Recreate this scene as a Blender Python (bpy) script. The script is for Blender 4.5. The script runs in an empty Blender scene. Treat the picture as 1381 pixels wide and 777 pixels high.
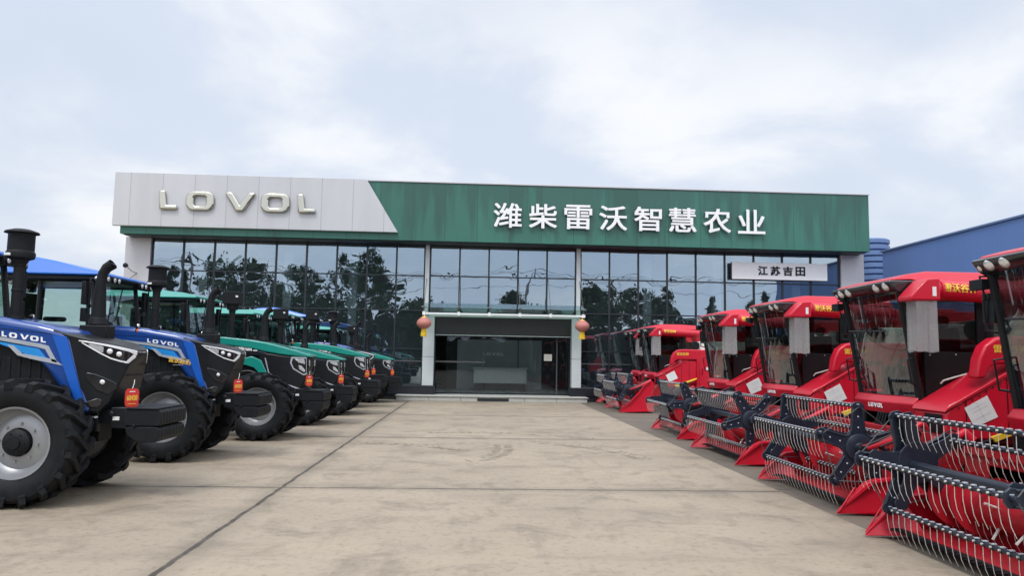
import bpy, bmesh, math, random
from math import sin, cos, pi, radians, sqrt
from mathutils import Vector, Matrix
random.seed(7)
S = bpy.context.scene
C = S.collection

# ------------------------------------------------------------------ materials
def nodes_of(name):
    m = bpy.data.materials.new(name); m.use_nodes = True
    nt = m.node_tree; b = nt.nodes['Principled BSDF']
    return m, nt, b
def N(nt, typ, **kw):
    n = nt.nodes.new(typ)
    for k, v in kw.items(): setattr(n, k, v)
    return n
def L(nt, a, b): nt.links.new(a, b)

def mat(name, col, rough=.5, metal=0, coat=0, var=.12, scale=6, bump=0, emit=0, spec=.5, dust=0, dustcol=(.30,.26,.21)):
    m, nt, b = nodes_of(name)
    b.inputs['Roughness'].default_value = rough
    b.inputs['Metallic'].default_value = metal
    b.inputs['Coat Weight'].default_value = coat
    b.inputs['Coat Roughness'].default_value = .06
    b.inputs['Specular IOR Level'].default_value = spec
    tc = N(nt, 'ShaderNodeTexCoord')
    no = N(nt, 'ShaderNodeTexNoise'); no.inputs['Scale'].default_value = scale; no.inputs['Detail'].default_value = 6
    L(nt, tc.outputs['Object'], no.inputs['Vector'])
    mx = N(nt, 'ShaderNodeMix', data_type='RGBA')
    mx.inputs['A'].default_value = (*[c*(1-var) for c in col], 1)
    mx.inputs['B'].default_value = (*[min(1, c*(1+var)) for c in col], 1)
    L(nt, no.outputs['Fac'], mx.inputs['Factor'])
    out = mx.outputs['Result']
    if dust:
        n2 = N(nt, 'ShaderNodeTexNoise'); n2.inputs['Scale'].default_value = scale*.6; n2.inputs['Detail'].default_value = 8; n2.inputs['Roughness'].default_value = .7
        L(nt, tc.outputs['Object'], n2.inputs['Vector'])
        rp = N(nt, 'ShaderNodeMapRange'); rp.inputs['From Min'].default_value = .42; rp.inputs['From Max'].default_value = .75; rp.inputs['To Max'].default_value = dust
        L(nt, n2.outputs['Fac'], rp.inputs['Value'])
        m2 = N(nt, 'ShaderNodeMix', data_type='RGBA'); m2.inputs['B'].default_value = (*dustcol, 1)
        L(nt, rp.outputs['Result'], m2.inputs['Factor']); L(nt, out, m2.inputs['A']); out = m2.outputs['Result']
    L(nt, out, b.inputs['Base Color'])
    r = N(nt, 'ShaderNodeMapRange'); r.inputs['To Min'].default_value = max(0, rough-.07); r.inputs['To Max'].default_value = min(1, rough+.1)
    L(nt, no.outputs['Fac'], r.inputs['Value']); L(nt, r.outputs['Result'], b.inputs['Roughness'])
    if bump:
        n3 = N(nt, 'ShaderNodeTexNoise'); n3.inputs['Scale'].default_value = scale*8
        L(nt, tc.outputs['Object'], n3.inputs['Vector'])
        bp = N(nt, 'ShaderNodeBump'); bp.inputs['Strength'].default_value = bump; bp.inputs['Distance'].default_value = .01
        L(nt, n3.outputs['Fac'], bp.inputs['Height']); L(nt, bp.outputs['Normal'], b.inputs['Normal'])
    if emit:
        b.inputs['Emission Color'].default_value = (*col, 1); b.inputs['Emission Strength'].default_value = emit
    return m

def glassmat(name, tint, refl, rcol=(.9,.95,1), wave=0, rough=0.0, wscale=.8, film=0):
    m = bpy.data.materials.new(name); m.use_nodes = True; nt = m.node_tree
    nt.nodes.remove(nt.nodes['Principled BSDF'])
    o = nt.nodes['Material Output']
    t = N(nt, 'ShaderNodeBsdfTransparent'); t.inputs['Color'].default_value = (*tint, 1)
    g = N(nt, 'ShaderNodeBsdfGlossy'); g.inputs['Color'].default_value = (*rcol, 1); g.inputs['Roughness'].default_value = rough
    lw = N(nt, 'ShaderNodeLayerWeight'); lw.inputs['Blend'].default_value = .25
    mr = N(nt, 'ShaderNodeMapRange'); mr.inputs['To Min'].default_value = refl; mr.inputs['To Max'].default_value = min(1, refl+.6)
    L(nt, lw.outputs['Facing'], mr.inputs['Value'])
    mx = N(nt, 'ShaderNodeMixShader')
    L(nt, mr.outputs['Result'], mx.inputs['Fac']); L(nt, t.outputs[0], mx.inputs[1]); L(nt, g.outputs[0], mx.inputs[2])
    if wave:
        geo = N(nt, 'ShaderNodeNewGeometry')
        no = N(nt, 'ShaderNodeTexNoise'); no.inputs['Scale'].default_value = wscale; no.inputs['Detail'].default_value = 1.5
        L(nt, geo.outputs['Position'], no.inputs['Vector'])
        bp = N(nt, 'ShaderNodeBump'); bp.inputs['Strength'].default_value = 1; bp.inputs['Distance'].default_value = wave
        L(nt, no.outputs['Fac'], bp.inputs['Height']); L(nt, bp.outputs['Normal'], g.inputs['Normal'])
    if film:
        df = N(nt, 'ShaderNodeBsdfDiffuse'); df.inputs['Color'].default_value = (.10,.135,.15,1)
        geo2 = N(nt, 'ShaderNodeNewGeometry'); n2 = N(nt, 'ShaderNodeTexNoise'); n2.inputs['Scale'].default_value = .9; n2.inputs['Detail'].default_value = 6
        L(nt, geo2.outputs['Position'], n2.inputs['Vector'])
        fr = N(nt, 'ShaderNodeMapRange'); fr.inputs['From Min'].default_value=.3; fr.inputs['From Max'].default_value=.7; fr.inputs['To Min'].default_value = film*.7; fr.inputs['To Max'].default_value = film*1.4
        L(nt, n2.outputs['Fac'], fr.inputs['Value'])
        m3 = N(nt, 'ShaderNodeMixShader'); L(nt, fr.outputs['Result'], m3.inputs['Fac']); L(nt, mx.outputs[0], m3.inputs[1]); L(nt, df.outputs[0], m3.inputs[2]); mx = m3
    L(nt, mx.outputs[0], o.inputs['Surface'])
    return m

M = {}
M['blue'] = mat('blue_paint', (.008,.050,.235), .3, coat=.7, scale=2.5, var=.08)
M['bluebright'] = mat('bright_blue_trim', (.010,.10,.45), .3, coat=.6, scale=2.5, var=.06)
M['roofblue'] = mat('blue_roof_paint', (.006,.115,.46), .36, coat=.15, scale=2.5, var=.08)
M['teal'] = mat('teal_paint', (.006,.235,.185), .32, coat=.6, scale=2.5, var=.08)
M['red'] = mat('red_paint', (.49,.005,.023), .34, coat=.15, spec=.35, scale=2.2, var=.08, dust=.05)
M['reddull'] = mat('worn_shaded_red_paint', (.33,.006,.014), .45, coat=.05, spec=.3, scale=4, var=.2, dust=.10)  # darker red, also carries the feeder throat's shadow in its colour
M['black'] = mat('black_plastic', (.007,.008,.010), .36, spec=.3, scale=8, var=.25)
M['blackgloss'] = mat('black_gloss', (.012,.012,.014), .16, coat=.5, scale=8)
M['doorblack'] = mat('door_black', (.008,.008,.009), .5, scale=5, spec=.2)
M['matte'] = mat('matte_black', (.007,.008,.010), .55, scale=9, var=.3, dust=.02, spec=.22)
M['tyre'] = mat('tyre_rubber', (.007,.008,.010), .6, scale=11, var=.35, bump=.15, dust=.3, dustcol=(.03,.028,.025), spec=.2)
M['silver'] = mat('silver_paint', (.30,.31,.32), .36, metal=.45, scale=5)
M['chrome'] = mat('chrome', (.82,.82,.80), .1, metal=1, scale=3, var=.05)
M['brushed'] = mat('warm_chrome', (.44,.42,.35), .12, metal=1, scale=2, var=.06)
M['steel'] = mat('steel_wire', (.62,.61,.57), .38, metal=.3, scale=30, var=.2)
M['clip'] = mat('clip_grey', (.50,.53,.58), .4, metal=.2, scale=30)
M['navy'] = mat('navy_paint', (.012,.018,.032), .36, coat=.1, scale=7, var=.25, dust=.04, spec=.4)
M['white'] = mat('white_paint', (.78,.78,.78), .4, scale=3, var=.04)
M['lens'] = mat('lamp_lens', (.80,.82,.84), .08, metal=.55, scale=40, var=.3)
M['orange'] = mat('orange_lens', (.75,.13,.02), .2, scale=20)
M['gold'] = mat('gold_lettering', (.80,.48,.06), .35, metal=.15, scale=9)
M['yellow'] = mat('yellow_paint', (.75,.50,.03), .5, scale=9)
M['paper'] = mat('paper', (.66,.66,.64), .7, scale=9, var=.1)
M['notice'] = mat('notice_paper', (.74,.66,.58), .7, scale=9, var=.05)
M['placard'] = mat('placard_red', (.58,.03,.018), .5, scale=9)
M['seat'] = mat('seat_fabric', (.02,.02,.022), .9, scale=20)
M['beige'] = mat('beige_trim', (.30,.27,.22), .7, scale=12)
M['cream'] = mat('cream_sheet', (.66,.70,.62), .5, scale=4, var=.08)
M['strip'] = mat('silver_decal', (.40,.43,.47), .3, metal=.2, scale=6)
M['skyblue'] = mat('light_blue_decal', (.02,.24,.60), .3, scale=6)
M['cabglass'] = glassmat('cab_glass', (.70,.82,.78), .05)
M['tintglass'] = glassmat('tinted_cab_glass', (.20,.22,.22), .01)
M['curtain'] = glassmat('clear_plastic', (.62,.62,.62), .0)
# milky plastic sheet
def plastic():
    m = bpy.data.materials.new('milky_plastic_sheet'); m.use_nodes = True; nt = m.node_tree
    nt.nodes.remove(nt.nodes['Principled BSDF']); o = nt.nodes['Material Output']
    t = N(nt,'ShaderNodeBsdfTransparent'); t.inputs['Color'].default_value=(.85,.85,.85,1)
    d = N(nt,'ShaderNodeBsdfPrincipled'); d.inputs['Base Color'].default_value=(.62,.61,.60,1); d.inputs['Roughness'].default_value=.35
    tc = N(nt,'ShaderNodeTexCoord'); mp = N(nt,'ShaderNodeMapping'); mp.inputs['Scale'].default_value=(2,2,.8)
    no = N(nt,'ShaderNodeTexNoise'); no.inputs['Scale'].default_value=2; no.inputs['Detail'].default_value=3
    L(nt,tc.outputs['Object'],mp.inputs['Vector']); L(nt,mp.outputs[0],no.inputs['Vector'])
    mr = N(nt,'ShaderNodeMapRange'); mr.inputs['From Min'].default_value=.35; mr.inputs['From Max'].default_value=.7; mr.inputs['To Min'].default_value=.27; mr.inputs['To Max'].default_value=.31
    L(nt,no.outputs['Fac'],mr.inputs['Value'])
    mx = N(nt,'ShaderNodeMixShader'); L(nt,mr.outputs[0],mx.inputs[0]); L(nt,t.outputs[0],mx.inputs[1]); L(nt,d.outputs[0],mx.inputs[2])
    L(nt,mx.outputs[0],o.inputs['Surface']); return m
M['curtain'] = plastic()
M['facade'] = glassmat('facade_glass', (.38,.46,.48), .34, (.68,.83,.97), wave=.0085, wscale=.8, film=.075)
M['doorglass'] = glassmat('door_glass', (.88,.93,.91), .05, (.8,.9,1.0), wave=.003)
M['canopyglass'] = glassmat('canopy_glass', (.52,.72,.64), .12)
M['mullion'] = mat('mullion_dark', (.012,.016,.022), .4, scale=5)
M['alu'] = mat('light_panel', (.48,.47,.485), .45, scale=1.2, var=.06)
M['column'] = mat('pale_column_panel', (.50,.53,.53), .35, scale=2, var=.08)
M['granite'] = mat('black_granite', (.016,.018,.024), .22, scale=40, var=.5)
M['stone'] = mat('grey_step_stone', (.40,.40,.37), .6, scale=5, var=.2, bump=.2, dust=.3)
M['brown'] = mat('brown_panel', (.012,.011,.012), .45, scale=2, var=.2)
M['inwall'] = mat('interior_wall', (.55,.58,.57), .7, scale=2)
M['infloor'] = mat('interior_floor', (.36,.37,.36), .25, scale=2)
M['inceil'] = mat('interior_ceiling', (.30,.31,.32), .8, scale=2)
M['deskwall'] = mat('desk_backdrop', (.34,.365,.37), .5, scale=2)
M['darkdoor'] = mat('dark_opening', (.02,.02,.022), .6, scale=2)
M['lantern'] = mat('lantern_cloth', (.44,.165,.135), .6, scale=12, var=.15)
M['tassel'] = mat('lantern_tassel', (.72,.50,.03), .6, scale=30, var=.25)
M['leaf'] = mat('tree_foliage', (.035,.07,.022), .6, scale=.6, var=.5)
M['leafdark'] = mat('dark_foliage', (.02,.045,.02), .6, scale=.6, var=.5)
M['bark'] = mat('tree_bark', (.08,.06,.045), .9, scale=6, var=.3)
M['wallpale'] = mat('pale_render', (.35,.34,.32), .8, scale=1)
M['walldark'] = mat('darkened_wall', (.045,.05,.045), .9, scale=2, var=.4)  # darkened so the added wall reflects dark in the glass
M['concretepost'] = mat('pole_concrete', (.33,.32,.30), .8, scale=5)
M['wire'] = mat('cable_black', (.01,.01,.01), .6)
M['chain'] = mat('chain_steel', (.12,.12,.12), .5, metal=.6)

def fascia_mat():
    m, nt, b = nodes_of('green_fascia_panels')
    b.inputs['Roughness'].default_value = .38
    geo = N(nt,'ShaderNodeNewGeometry'); sx = N(nt,'ShaderNodeSeparateXYZ'); L(nt,geo.outputs['Position'],sx.inputs[0])
    # run-down streaks: noise stretched along z, strongest under the top edge
    mp = N(nt,'ShaderNodeMapping'); mp.inputs['Scale'].default_value=(1.5,1.5,.16)
    L(nt,geo.outputs['Position'],mp.inputs['Vector'])
    no = N(nt,'ShaderNodeTexNoise'); no.inputs['Scale'].default_value=1.3; no.inputs['Detail'].default_value=5; no.inputs['Roughness'].default_value=.62
    L(nt,mp.outputs[0],no.inputs['Vector'])
    ed = N(nt,'ShaderNodeMapRange'); ed.inputs['From Min'].default_value=5.9; ed.inputs['From Max'].default_value=8.2; ed.inputs['To Min'].default_value=-.10; ed.inputs['To Max'].default_value=.13
    L(nt,sx.outputs['Z'],ed.inputs['Value'])
    ad = N(nt,'ShaderNodeMath',operation='ADD'); L(nt,no.outputs['Fac'],ad.inputs[0]); L(nt,ed.outputs[0],ad.inputs[1])
    rp = N(nt,'ShaderNodeMapRange'); rp.inputs['From Min'].default_value=.46; rp.inputs['From Max'].default_value=.60; rp.inputs['To Max'].default_value=.6
    L(nt,ad.outputs[0],rp.inputs['Value'])
    mx = N(nt,'ShaderNodeMix',data_type='RGBA'); mx.inputs['A'].default_value=(.030,.142,.104,1); mx.inputs['B'].default_value=(.020,.062,.052,1)
    L(nt,rp.outputs[0],mx.inputs['Factor'])
    # panel seams every 1.22 m
    dv = N(nt,'ShaderNodeMath',operation='DIVIDE'); dv.inputs[1].default_value=1.22; L(nt,sx.outputs['X'],dv.inputs[0])
    fr = N(nt,'ShaderNodeMath',operation='FRACT'); L(nt,dv.outputs[0],fr.inputs[0])
    lt = N(nt,'ShaderNodeMath',operation='LESS_THAN'); lt.inputs[1].default_value=.014; L(nt,fr.outputs[0],lt.inputs[0])
    fl = N(nt,'ShaderNodeMath',operation='FLOOR'); L(nt,dv.outputs[0],fl.inputs[0])
    wn = N(nt,'ShaderNodeTexWhiteNoise',noise_dimensions='1D'); L(nt,fl.outputs[0],wn.inputs['W'])
    hv = N(nt,'ShaderNodeHueSaturation'); vr = N(nt,'ShaderNodeMapRange'); vr.inputs['To Min'].default_value=.86; vr.inputs['To Max'].default_value=1.12
    L(nt,wn.outputs['Value'],vr.inputs['Value']); L(nt,vr.outputs[0],hv.inputs['Value']); L(nt,mx.outputs['Result'],hv.inputs['Color'])
    m2 = N(nt,'ShaderNodeMix',data_type='RGBA'); m2.inputs['B'].default_value=(.012,.05,.036,1)
    L(nt,lt.outputs[0],m2.inputs['Factor']); L(nt,hv.outputs[0],m2.inputs['A']); L(nt,m2.outputs['Result'],b.inputs['Base Color'])
    return m
M['fascia'] = fascia_mat()
def panel_mat():
    m, nt, b = nodes_of('pale_fascia_panels'); b.inputs['Roughness'].default_value=.42; b.inputs['Metallic'].default_value=.1
    geo = N(nt,'ShaderNodeNewGeometry'); sx = N(nt,'ShaderNodeSeparateXYZ'); L(nt,geo.outputs['Position'],sx.inputs[0])
    dv = N(nt,'ShaderNodeMath',operation='DIVIDE'); dv.inputs[1].default_value=1.16; L(nt,sx.outputs['X'],dv.inputs[0])
    fr = N(nt,'ShaderNodeMath',operation='FRACT'); L(nt,dv.outputs[0],fr.inputs[0])
    lt = N(nt,'ShaderNodeMath',operation='LESS_THAN'); lt.inputs[1].default_value=.013; L(nt,fr.outputs[0],lt.inputs[0])
    fl = N(nt,'ShaderNodeMath',operation='FLOOR'); L(nt,dv.outputs[0],fl.inputs[0])
    wn = N(nt,'ShaderNodeTexWhiteNoise',noise_dimensions='1D'); L(nt,fl.outputs[0],wn.inputs['W'])
    mp = N(nt,'ShaderNodeMapping'); mp.inputs['Scale'].default_value=(2,2,.3); L(nt,geo.outputs['Position'],mp.inputs['Vector'])
    no = N(nt,'ShaderNodeTexNoise'); no.inputs['Scale'].default_value=1.1; no.inputs['Detail'].default_value=5; L(nt,mp.outputs[0],no.inputs['Vector'])
    sm = N(nt,'ShaderNodeMath',operation='MULTIPLY_ADD'); sm.inputs[1].default_value=.35; L(nt,wn.outputs['Value'],sm.inputs[0]); L(nt,no.outputs['Fac'],sm.inputs[2])
    mx = N(nt,'ShaderNodeMix',data_type='RGBA'); mx.inputs['A'].default_value=(.53,.53,.535,1); mx.inputs['B'].default_value=(.44,.44,.445,1)
    L(nt,sm.outputs[0],mx.inputs['Factor'])
    m2 = N(nt,'ShaderNodeMix',data_type='RGBA'); m2.inputs['B'].default_value=(.24,.24,.26,1)
    L(nt,lt.outputs[0],m2.inputs['Factor']); L(nt,mx.outputs['Result'],m2.inputs['A']); L(nt,m2.outputs['Result'],b.inputs['Base Color'])
    return m
M['panel'] = panel_mat()
def metalwall():
    m, nt, b = nodes_of('blue_sheet_metal'); b.inputs['Roughness'].default_value=.5
    geo = N(nt,'ShaderNodeNewGeometry')
    mp = N(nt,'ShaderNodeMapping'); mp.inputs['Scale'].default_value=(1,.7,.25); L(nt,geo.outputs['Position'],mp.inputs['Vector'])
    no = N(nt,'ShaderNodeTexNoise'); no.inputs['Scale'].default_value=.8; no.inputs['Detail'].default_value=6; L(nt,mp.outputs[0],no.inputs['Vector'])
    mx = N(nt,'ShaderNodeMix',data_type='RGBA'); mx.inputs['A'].default_value=(.10,.19,.43,1); mx.inputs['B'].default_value=(.125,.22,.48,1)
    L(nt,no.outputs['Fac'],mx.inputs['Factor']); L(nt,mx.outputs['Result'],b.inputs['Base Color'])
    wv = N(nt,'ShaderNodeTexWave',wave_type='BANDS',bands_direction='Y'); wv.inputs['Scale'].default_value=1.6; L(nt,geo.outputs['Position'],wv.inputs['Vector'])
    bp = N(nt,'ShaderNodeBump'); bp.inputs['Strength'].default_value=.12; bp.inputs['Distance'].default_value=.02
    L(nt,wv.outputs['Fac'],bp.inputs['Height']); L(nt,bp.outputs['Normal'],b.inputs['Normal'])
    return m
M['bluewall'] = metalwall()
M['ribblue'] = mat('ribbed_blue_metal', (.11,.18,.34), .5, scale=3)

def concrete(name, light, dark, joints, seed=0.):
    m, nt, b = nodes_of(name)
    b.inputs['Roughness'].default_value = .8
    geo = N(nt,'ShaderNodeNewGeometry')
    ofs = N(nt,'ShaderNodeVectorMath',operation='ADD'); ofs.inputs[1].default_value=(seed,seed*2,0); L(nt,geo.outputs['Position'],ofs.inputs[0])
    def noise(sc, det, rough=.6, stretch=None, dist=0):
        n = N(nt,'ShaderNodeTexNoise'); n.inputs['Scale'].default_value=sc; n.inputs['Detail'].default_value=det; n.inputs['Roughness'].default_value=rough; n.inputs['Distortion'].default_value=dist
        if stretch:
            mp = N(nt,'ShaderNodeMapping'); mp.inputs['Scale'].default_value=stretch[:3]
            if len(stretch)>3: mp.inputs['Rotation'].default_value=(0,0,stretch[3])
            L(nt,ofs.outputs[0],mp.inputs['Vector']); L(nt,mp.outputs[0],n.inputs['Vector'])
        else: L(nt,ofs.outputs[0],n.inputs['Vector'])
        return n.outputs['Fac']
    def rng(v,a,b2,c=0,d=1):
        r = N(nt,'ShaderNodeMapRange'); r.inputs['From Min'].default_value=a; r.inputs['From Max'].default_value=b2; r.inputs['To Min'].default_value=c; r.inputs['To Max'].default_value=d
        L(nt,v,r.inputs['Value']); return r.outputs['Result']
    def mixc(f,a,bcol):
        x = N(nt,'ShaderNodeMix',data_type='RGBA')
        L(nt,f,x.inputs['Factor'])
        if isinstance(a,tuple): x.inputs['A'].default_value=(*a,1)
        else: L(nt,a,x.inputs['A'])
        x.inputs['B'].default_value=(*bcol,1); return x.outputs['Result']
    col = mixc(rng(noise(.35,6,.6),.35,.68), light, tuple(c*.80 for c in light))
    col = mixc(rng(noise(1.6,8,.7,None,.6),.50,.68,0,.62), col, dark)                       # blotches
    col = mixc(rng(noise(.9,7,.65,(.55,1.6,1,.35)),.52,.72,0,.5), col, tuple(c*1.1 for c in dark))   # scuff bands
    col = mixc(rng(noise(1.0,9,.75,(3.5,.25,1,-.10)),.55,.75,0,.42), col, dark)              # wheel-drag streaks
    col = mixc(rng(noise(14,6,.7),.52,.72,0,.5), col, tuple(c*.7 for c in dark))
    col = mixc(rng(noise(60,3,.6),.55,.8,0,.25), col, tuple(min(1,c*1.25) for c in light))
    if joints:
        sx = N(nt,'ShaderNodeSeparateXYZ'); L(nt,geo.outputs['Position'],sx.inputs[0])
        wob = rng(noise(2.2,5),0,1,-.035,.035)
        tot = None
        for axis, pos, wdt in joints:
            a = N(nt,'ShaderNodeMath',operation='ADD'); L(nt,sx.outputs[axis],a.inputs[0]); L(nt,wob,a.inputs[1])
            s = N(nt,'ShaderNodeMath',operation='SUBTRACT'); L(nt,a.outputs[0],s.inputs[0]); s.inputs[1].default_value=pos
            ab = N(nt,'ShaderNodeMath',operation='ABSOLUTE'); L(nt,s.outputs[0],ab.inputs[0])
            f = rng(ab.outputs[0],wdt*.55,wdt*.95,1,0)
            g = rng(ab.outputs[0],wdt,wdt*7,.28,0)   # dirt beside the joint
            mm = N(nt,'ShaderNodeMath',operation='MAXIMUM'); L(nt,f,mm.inputs[0]); L(nt,g,mm.inputs[1]); f = mm.outputs[0]
            if tot is None: tot = f
            else:
                mm = N(nt,'ShaderNodeMath',operation='MAXIMUM'); L(nt,tot,mm.inputs[0]); L(nt,f,mm.inputs[1]); tot = mm.outputs[0]
        bk = N(nt,'ShaderNodeMath',operation='MULTIPLY'); L(nt,tot,bk.inputs[0]); L(nt,rng(noise(3,4),.25,.55,.6,1.0),bk.inputs[1])
        col = mixc(bk.outputs[0], col, (.045,.036,.028))
    L(nt,col,b.inputs['Base Color'])
    bp = N(nt,'ShaderNodeBump'); bp.inputs['Strength'].default_value=.25; bp.inputs['Distance'].default_value=.008
    L(nt,noise(45,5),bp.inputs['Height']); L(nt,bp.outputs['Normal'],b.inputs['Normal'])
    L(nt,rng(noise(1.2,5),.3,.7,.62,.88),b.inputs['Roughness'])
    return m
M['concrete'] = concrete('lot_concrete', (.330,.270,.196), (.135,.108,.078), [('X',-2.33,.036),('Y',9.42,.032),('Y',15.15,.034),('Y',20.9,.034),('Y',3.6,.014),('Y',-2.2,.014),('Y',26.3,.012)])
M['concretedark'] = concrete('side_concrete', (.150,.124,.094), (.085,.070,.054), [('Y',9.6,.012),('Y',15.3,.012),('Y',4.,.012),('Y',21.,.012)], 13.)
M['earth'] = concrete('surrounding_ground', (.22,.19,.15), (.14,.12,.09), [], 31.)
M['print'] = mat('tyre_print_dust', (.235,.192,.140), .9, scale=8, var=.2)

# ------------------------------------------------------------------ mesh building
class MB:
    def __init__(s): s.v=[]; s.f=[]; s.m=[]
    def add(s, vs, fs, m=0):
        o=len(s.v); s.v += [tuple(p) for p in vs]
        for f in fs: s.f.append([i+o for i in f]); s.m.append(m)
    def box(s, x0,x1,y0,y1,z0,z1, m=0, R=None):
        vs=[(x,y,z) for z in (z0,z1) for y in (y0,y1) for x in (x0,x1)]
        if R: 
            c=Vector(((x0+x1)/2,(y0+y1)/2,(z0+z1)/2)); vs=[c+R@(Vector(p)-c) for p in vs]
        s.add(vs,[(0,2,3,1),(4,5,7,6),(0,1,5,4),(2,6,7,3),(0,4,6,2),(1,3,7,5)],m)
    def quad(s,a,b,c,d,m=0): s.add([a,b,c,d],[(0,1,2,3)],m)
    def tube(s,p0,p1,r0,r1=None,n=10,m=0,caps=True): s.path([p0,p1],[r0,r1 if r1 is not None else r0],n,m,caps)
    def path(s,pts,r,n=8,m=0,caps=True):
        pts=[Vector(p) for p in pts]
        if not hasattr(r,'__len__'): r=[r]*len(pts)
        o=len(s.v); up=None
        for i,p in enumerate(pts):
            if i==0: d=pts[1]-p
            elif i==len(pts)-1: d=p-pts[i-1]
            else: d=(pts[i+1]-p).normalized()+(p-pts[i-1]).normalized()
            d.normalize()
            if up is None: up=Vector((0,0,1)) if abs(d.z)<.9 else Vector((1,0,0))
            a=d.cross(up); a.normalize(); b=a.cross(d); up=b
            for k in range(n):
                t=2*pi*k/n; s.v.append(tuple(p+(a*cos(t)+b*sin(t))*r[i]))
        for i in range(len(pts)-1):
            for k in range(n):
                s.f.append([o+i*n+k,o+i*n+(k+1)%n,o+(i+1)*n+(k+1)%n,o+(i+1)*n+k]); s.m.append(m)
        if caps:
            s.f.append([o+k for k in range(n)][::-1]); s.m.append(m)
            s.f.append([o+(len(pts)-1)*n+k for k in range(n)]); s.m.append(m)
    def prism(s, poly, fa, fb, m=0):
        n=len(poly)
        vs=[fa(*p) for p in poly]+[fb(*p) for p in poly]
        s.add(vs,[list(range(n)),list(range(2*n-1,n-1,-1))]+[[i,(i+1)%n,n+(i+1)%n,n+i] for i in range(n)],m)
    def pxz(s, poly, y0, y1, m=0, taper=None):
        t=taper or (lambda x,z:1)
        s.prism(poly, lambda x,z:(x,y0*t(x,z),z), lambda x,z:(x,y1*t(x,z),z), m)
    def loft(s, st, m=0):
        """box-like shell along x: stations (x, half width, z bottom, z top)"""
        o=len(s.v)
        for x,w,zb,zt in st: s.v += [(x,-w,zb),(x,w,zb),(x,w,zt),(x,-w,zt)]
        n=len(st)
        for i in range(n-1):
            a=o+4*i;b=a+4
            for j in range(4): s.f.append([a+j,a+(j+1)%4,b+(j+1)%4,b+j]); s.m.append(m)
        s.f.append([o,o+1,o+2,o+3]); s.m.append(m); e=o+4*(n-1); s.f.append([e+3,e+2,e+1,e]); s.m.append(m)
    def strip(s, st, w, d0, d1, sgn, m=0):
        """band lying on a side surface: stations (x, z low, z high)"""
        o=len(s.v)
        for x,a,b in st:
            y=w(x,0); s.v += [(x,sgn*(y+d0),a),(x,sgn*(y+d1),a),(x,sgn*(y+d1),b),(x,sgn*(y+d0),b)]
        n=len(st)
        for i in range(n-1):
            p=o+4*i;q=p+4
            for j in range(4): s.f.append([p+j,p+(j+1)%4,q+(j+1)%4,q+j]); s.m.append(m)
        s.f.append([o,o+1,o+2,o+3]); s.m.append(m); e=o+4*(n-1); s.f.append([e+3,e+2,e+1,e]); s.m.append(m)
    def side(s, poly, w, d0, d1, sgn, m=0):
        s.prism(poly, lambda x,z:(x,sgn*(w(x,z)+d0),z), lambda x,z:(x,sgn*(w(x,z)+d1),z), m)
    def lathe(s, prof, c, axis='y', n=32, m=0, close=False):
        o=len(s.v); c=Vector(c)
        for r,a in prof:
            for k in range(n):
                t=2*pi*k/n
                if axis=='y': p=(r*cos(t),a,r*sin(t))
                elif axis=='z': p=(r*cos(t),r*sin(t),a)
                else: p=(a,r*cos(t),r*sin(t))
                s.v.append(tuple(c+Vector(p)))
        for i in range(len(prof)-1):
            for k in range(n):
                s.f.append([o+i*n+k,o+i*n+(k+1)%n,o+(i+1)*n+(k+1)%n,o+(i+1)*n+k]); s.m.append(m)
        if not close:
            s.f.append([o+k for k in range(n)]); s.m.append(m)
            s.f.append([o+(len(prof)-1)*n+k for k in range(n)]); s.m.append(m)
    def build(s, name, mats, parent=None, bevel=0, seg=2, smooth=40, recalc=True):
        me=bpy.data.meshes.new(name); me.from_pydata(s.v,[],s.f)
        if not isinstance(mats,(list,tuple)): mats=[mats]
        for x in mats: me.materials.append(M[x] if isinstance(x,str) else x)
        me.polygons.foreach_set('material_index', s.m)
        if recalc:
            bm=bmesh.new(); bm.from_mesh(me); bmesh.ops.recalc_face_normals(bm,faces=bm.faces); bm.to_mesh(me); bm.free()
        if smooth:
            me.shade_smooth(); me.set_sharp_from_angle(angle=radians(smooth))
        me.update()
        o=bpy.data.objects.new(name,me); C.objects.link(o)
        if parent: o.parent=parent
        if bevel:
            b=o.modifiers.new('edge','BEVEL'); b.width=bevel; b.segments=seg; b.limit_method='ANGLE'; b.angle_limit=radians(35); b.harden_normals=False
        return o
def tag(o,label=None,cat=None,group=None,kind=None):
    if label: o['label']=label
    if cat: o['category']=cat
    if group: o['group']=group
    if kind: o['kind']=kind
    return o
def empty(name,loc=(0,0,0),parent=None):
    o=bpy.data.objects.new(name,None); C.objects.link(o); o.location=loc; o.empty_display_size=.2
    if parent: o.parent=parent
    return o
def copy_tree(o,parent=None):
    c=o.copy(); C.objects.link(c)
    if parent: c.parent=parent
    for ch in list(o.children): copy_tree(ch,c)
    return c

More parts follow.
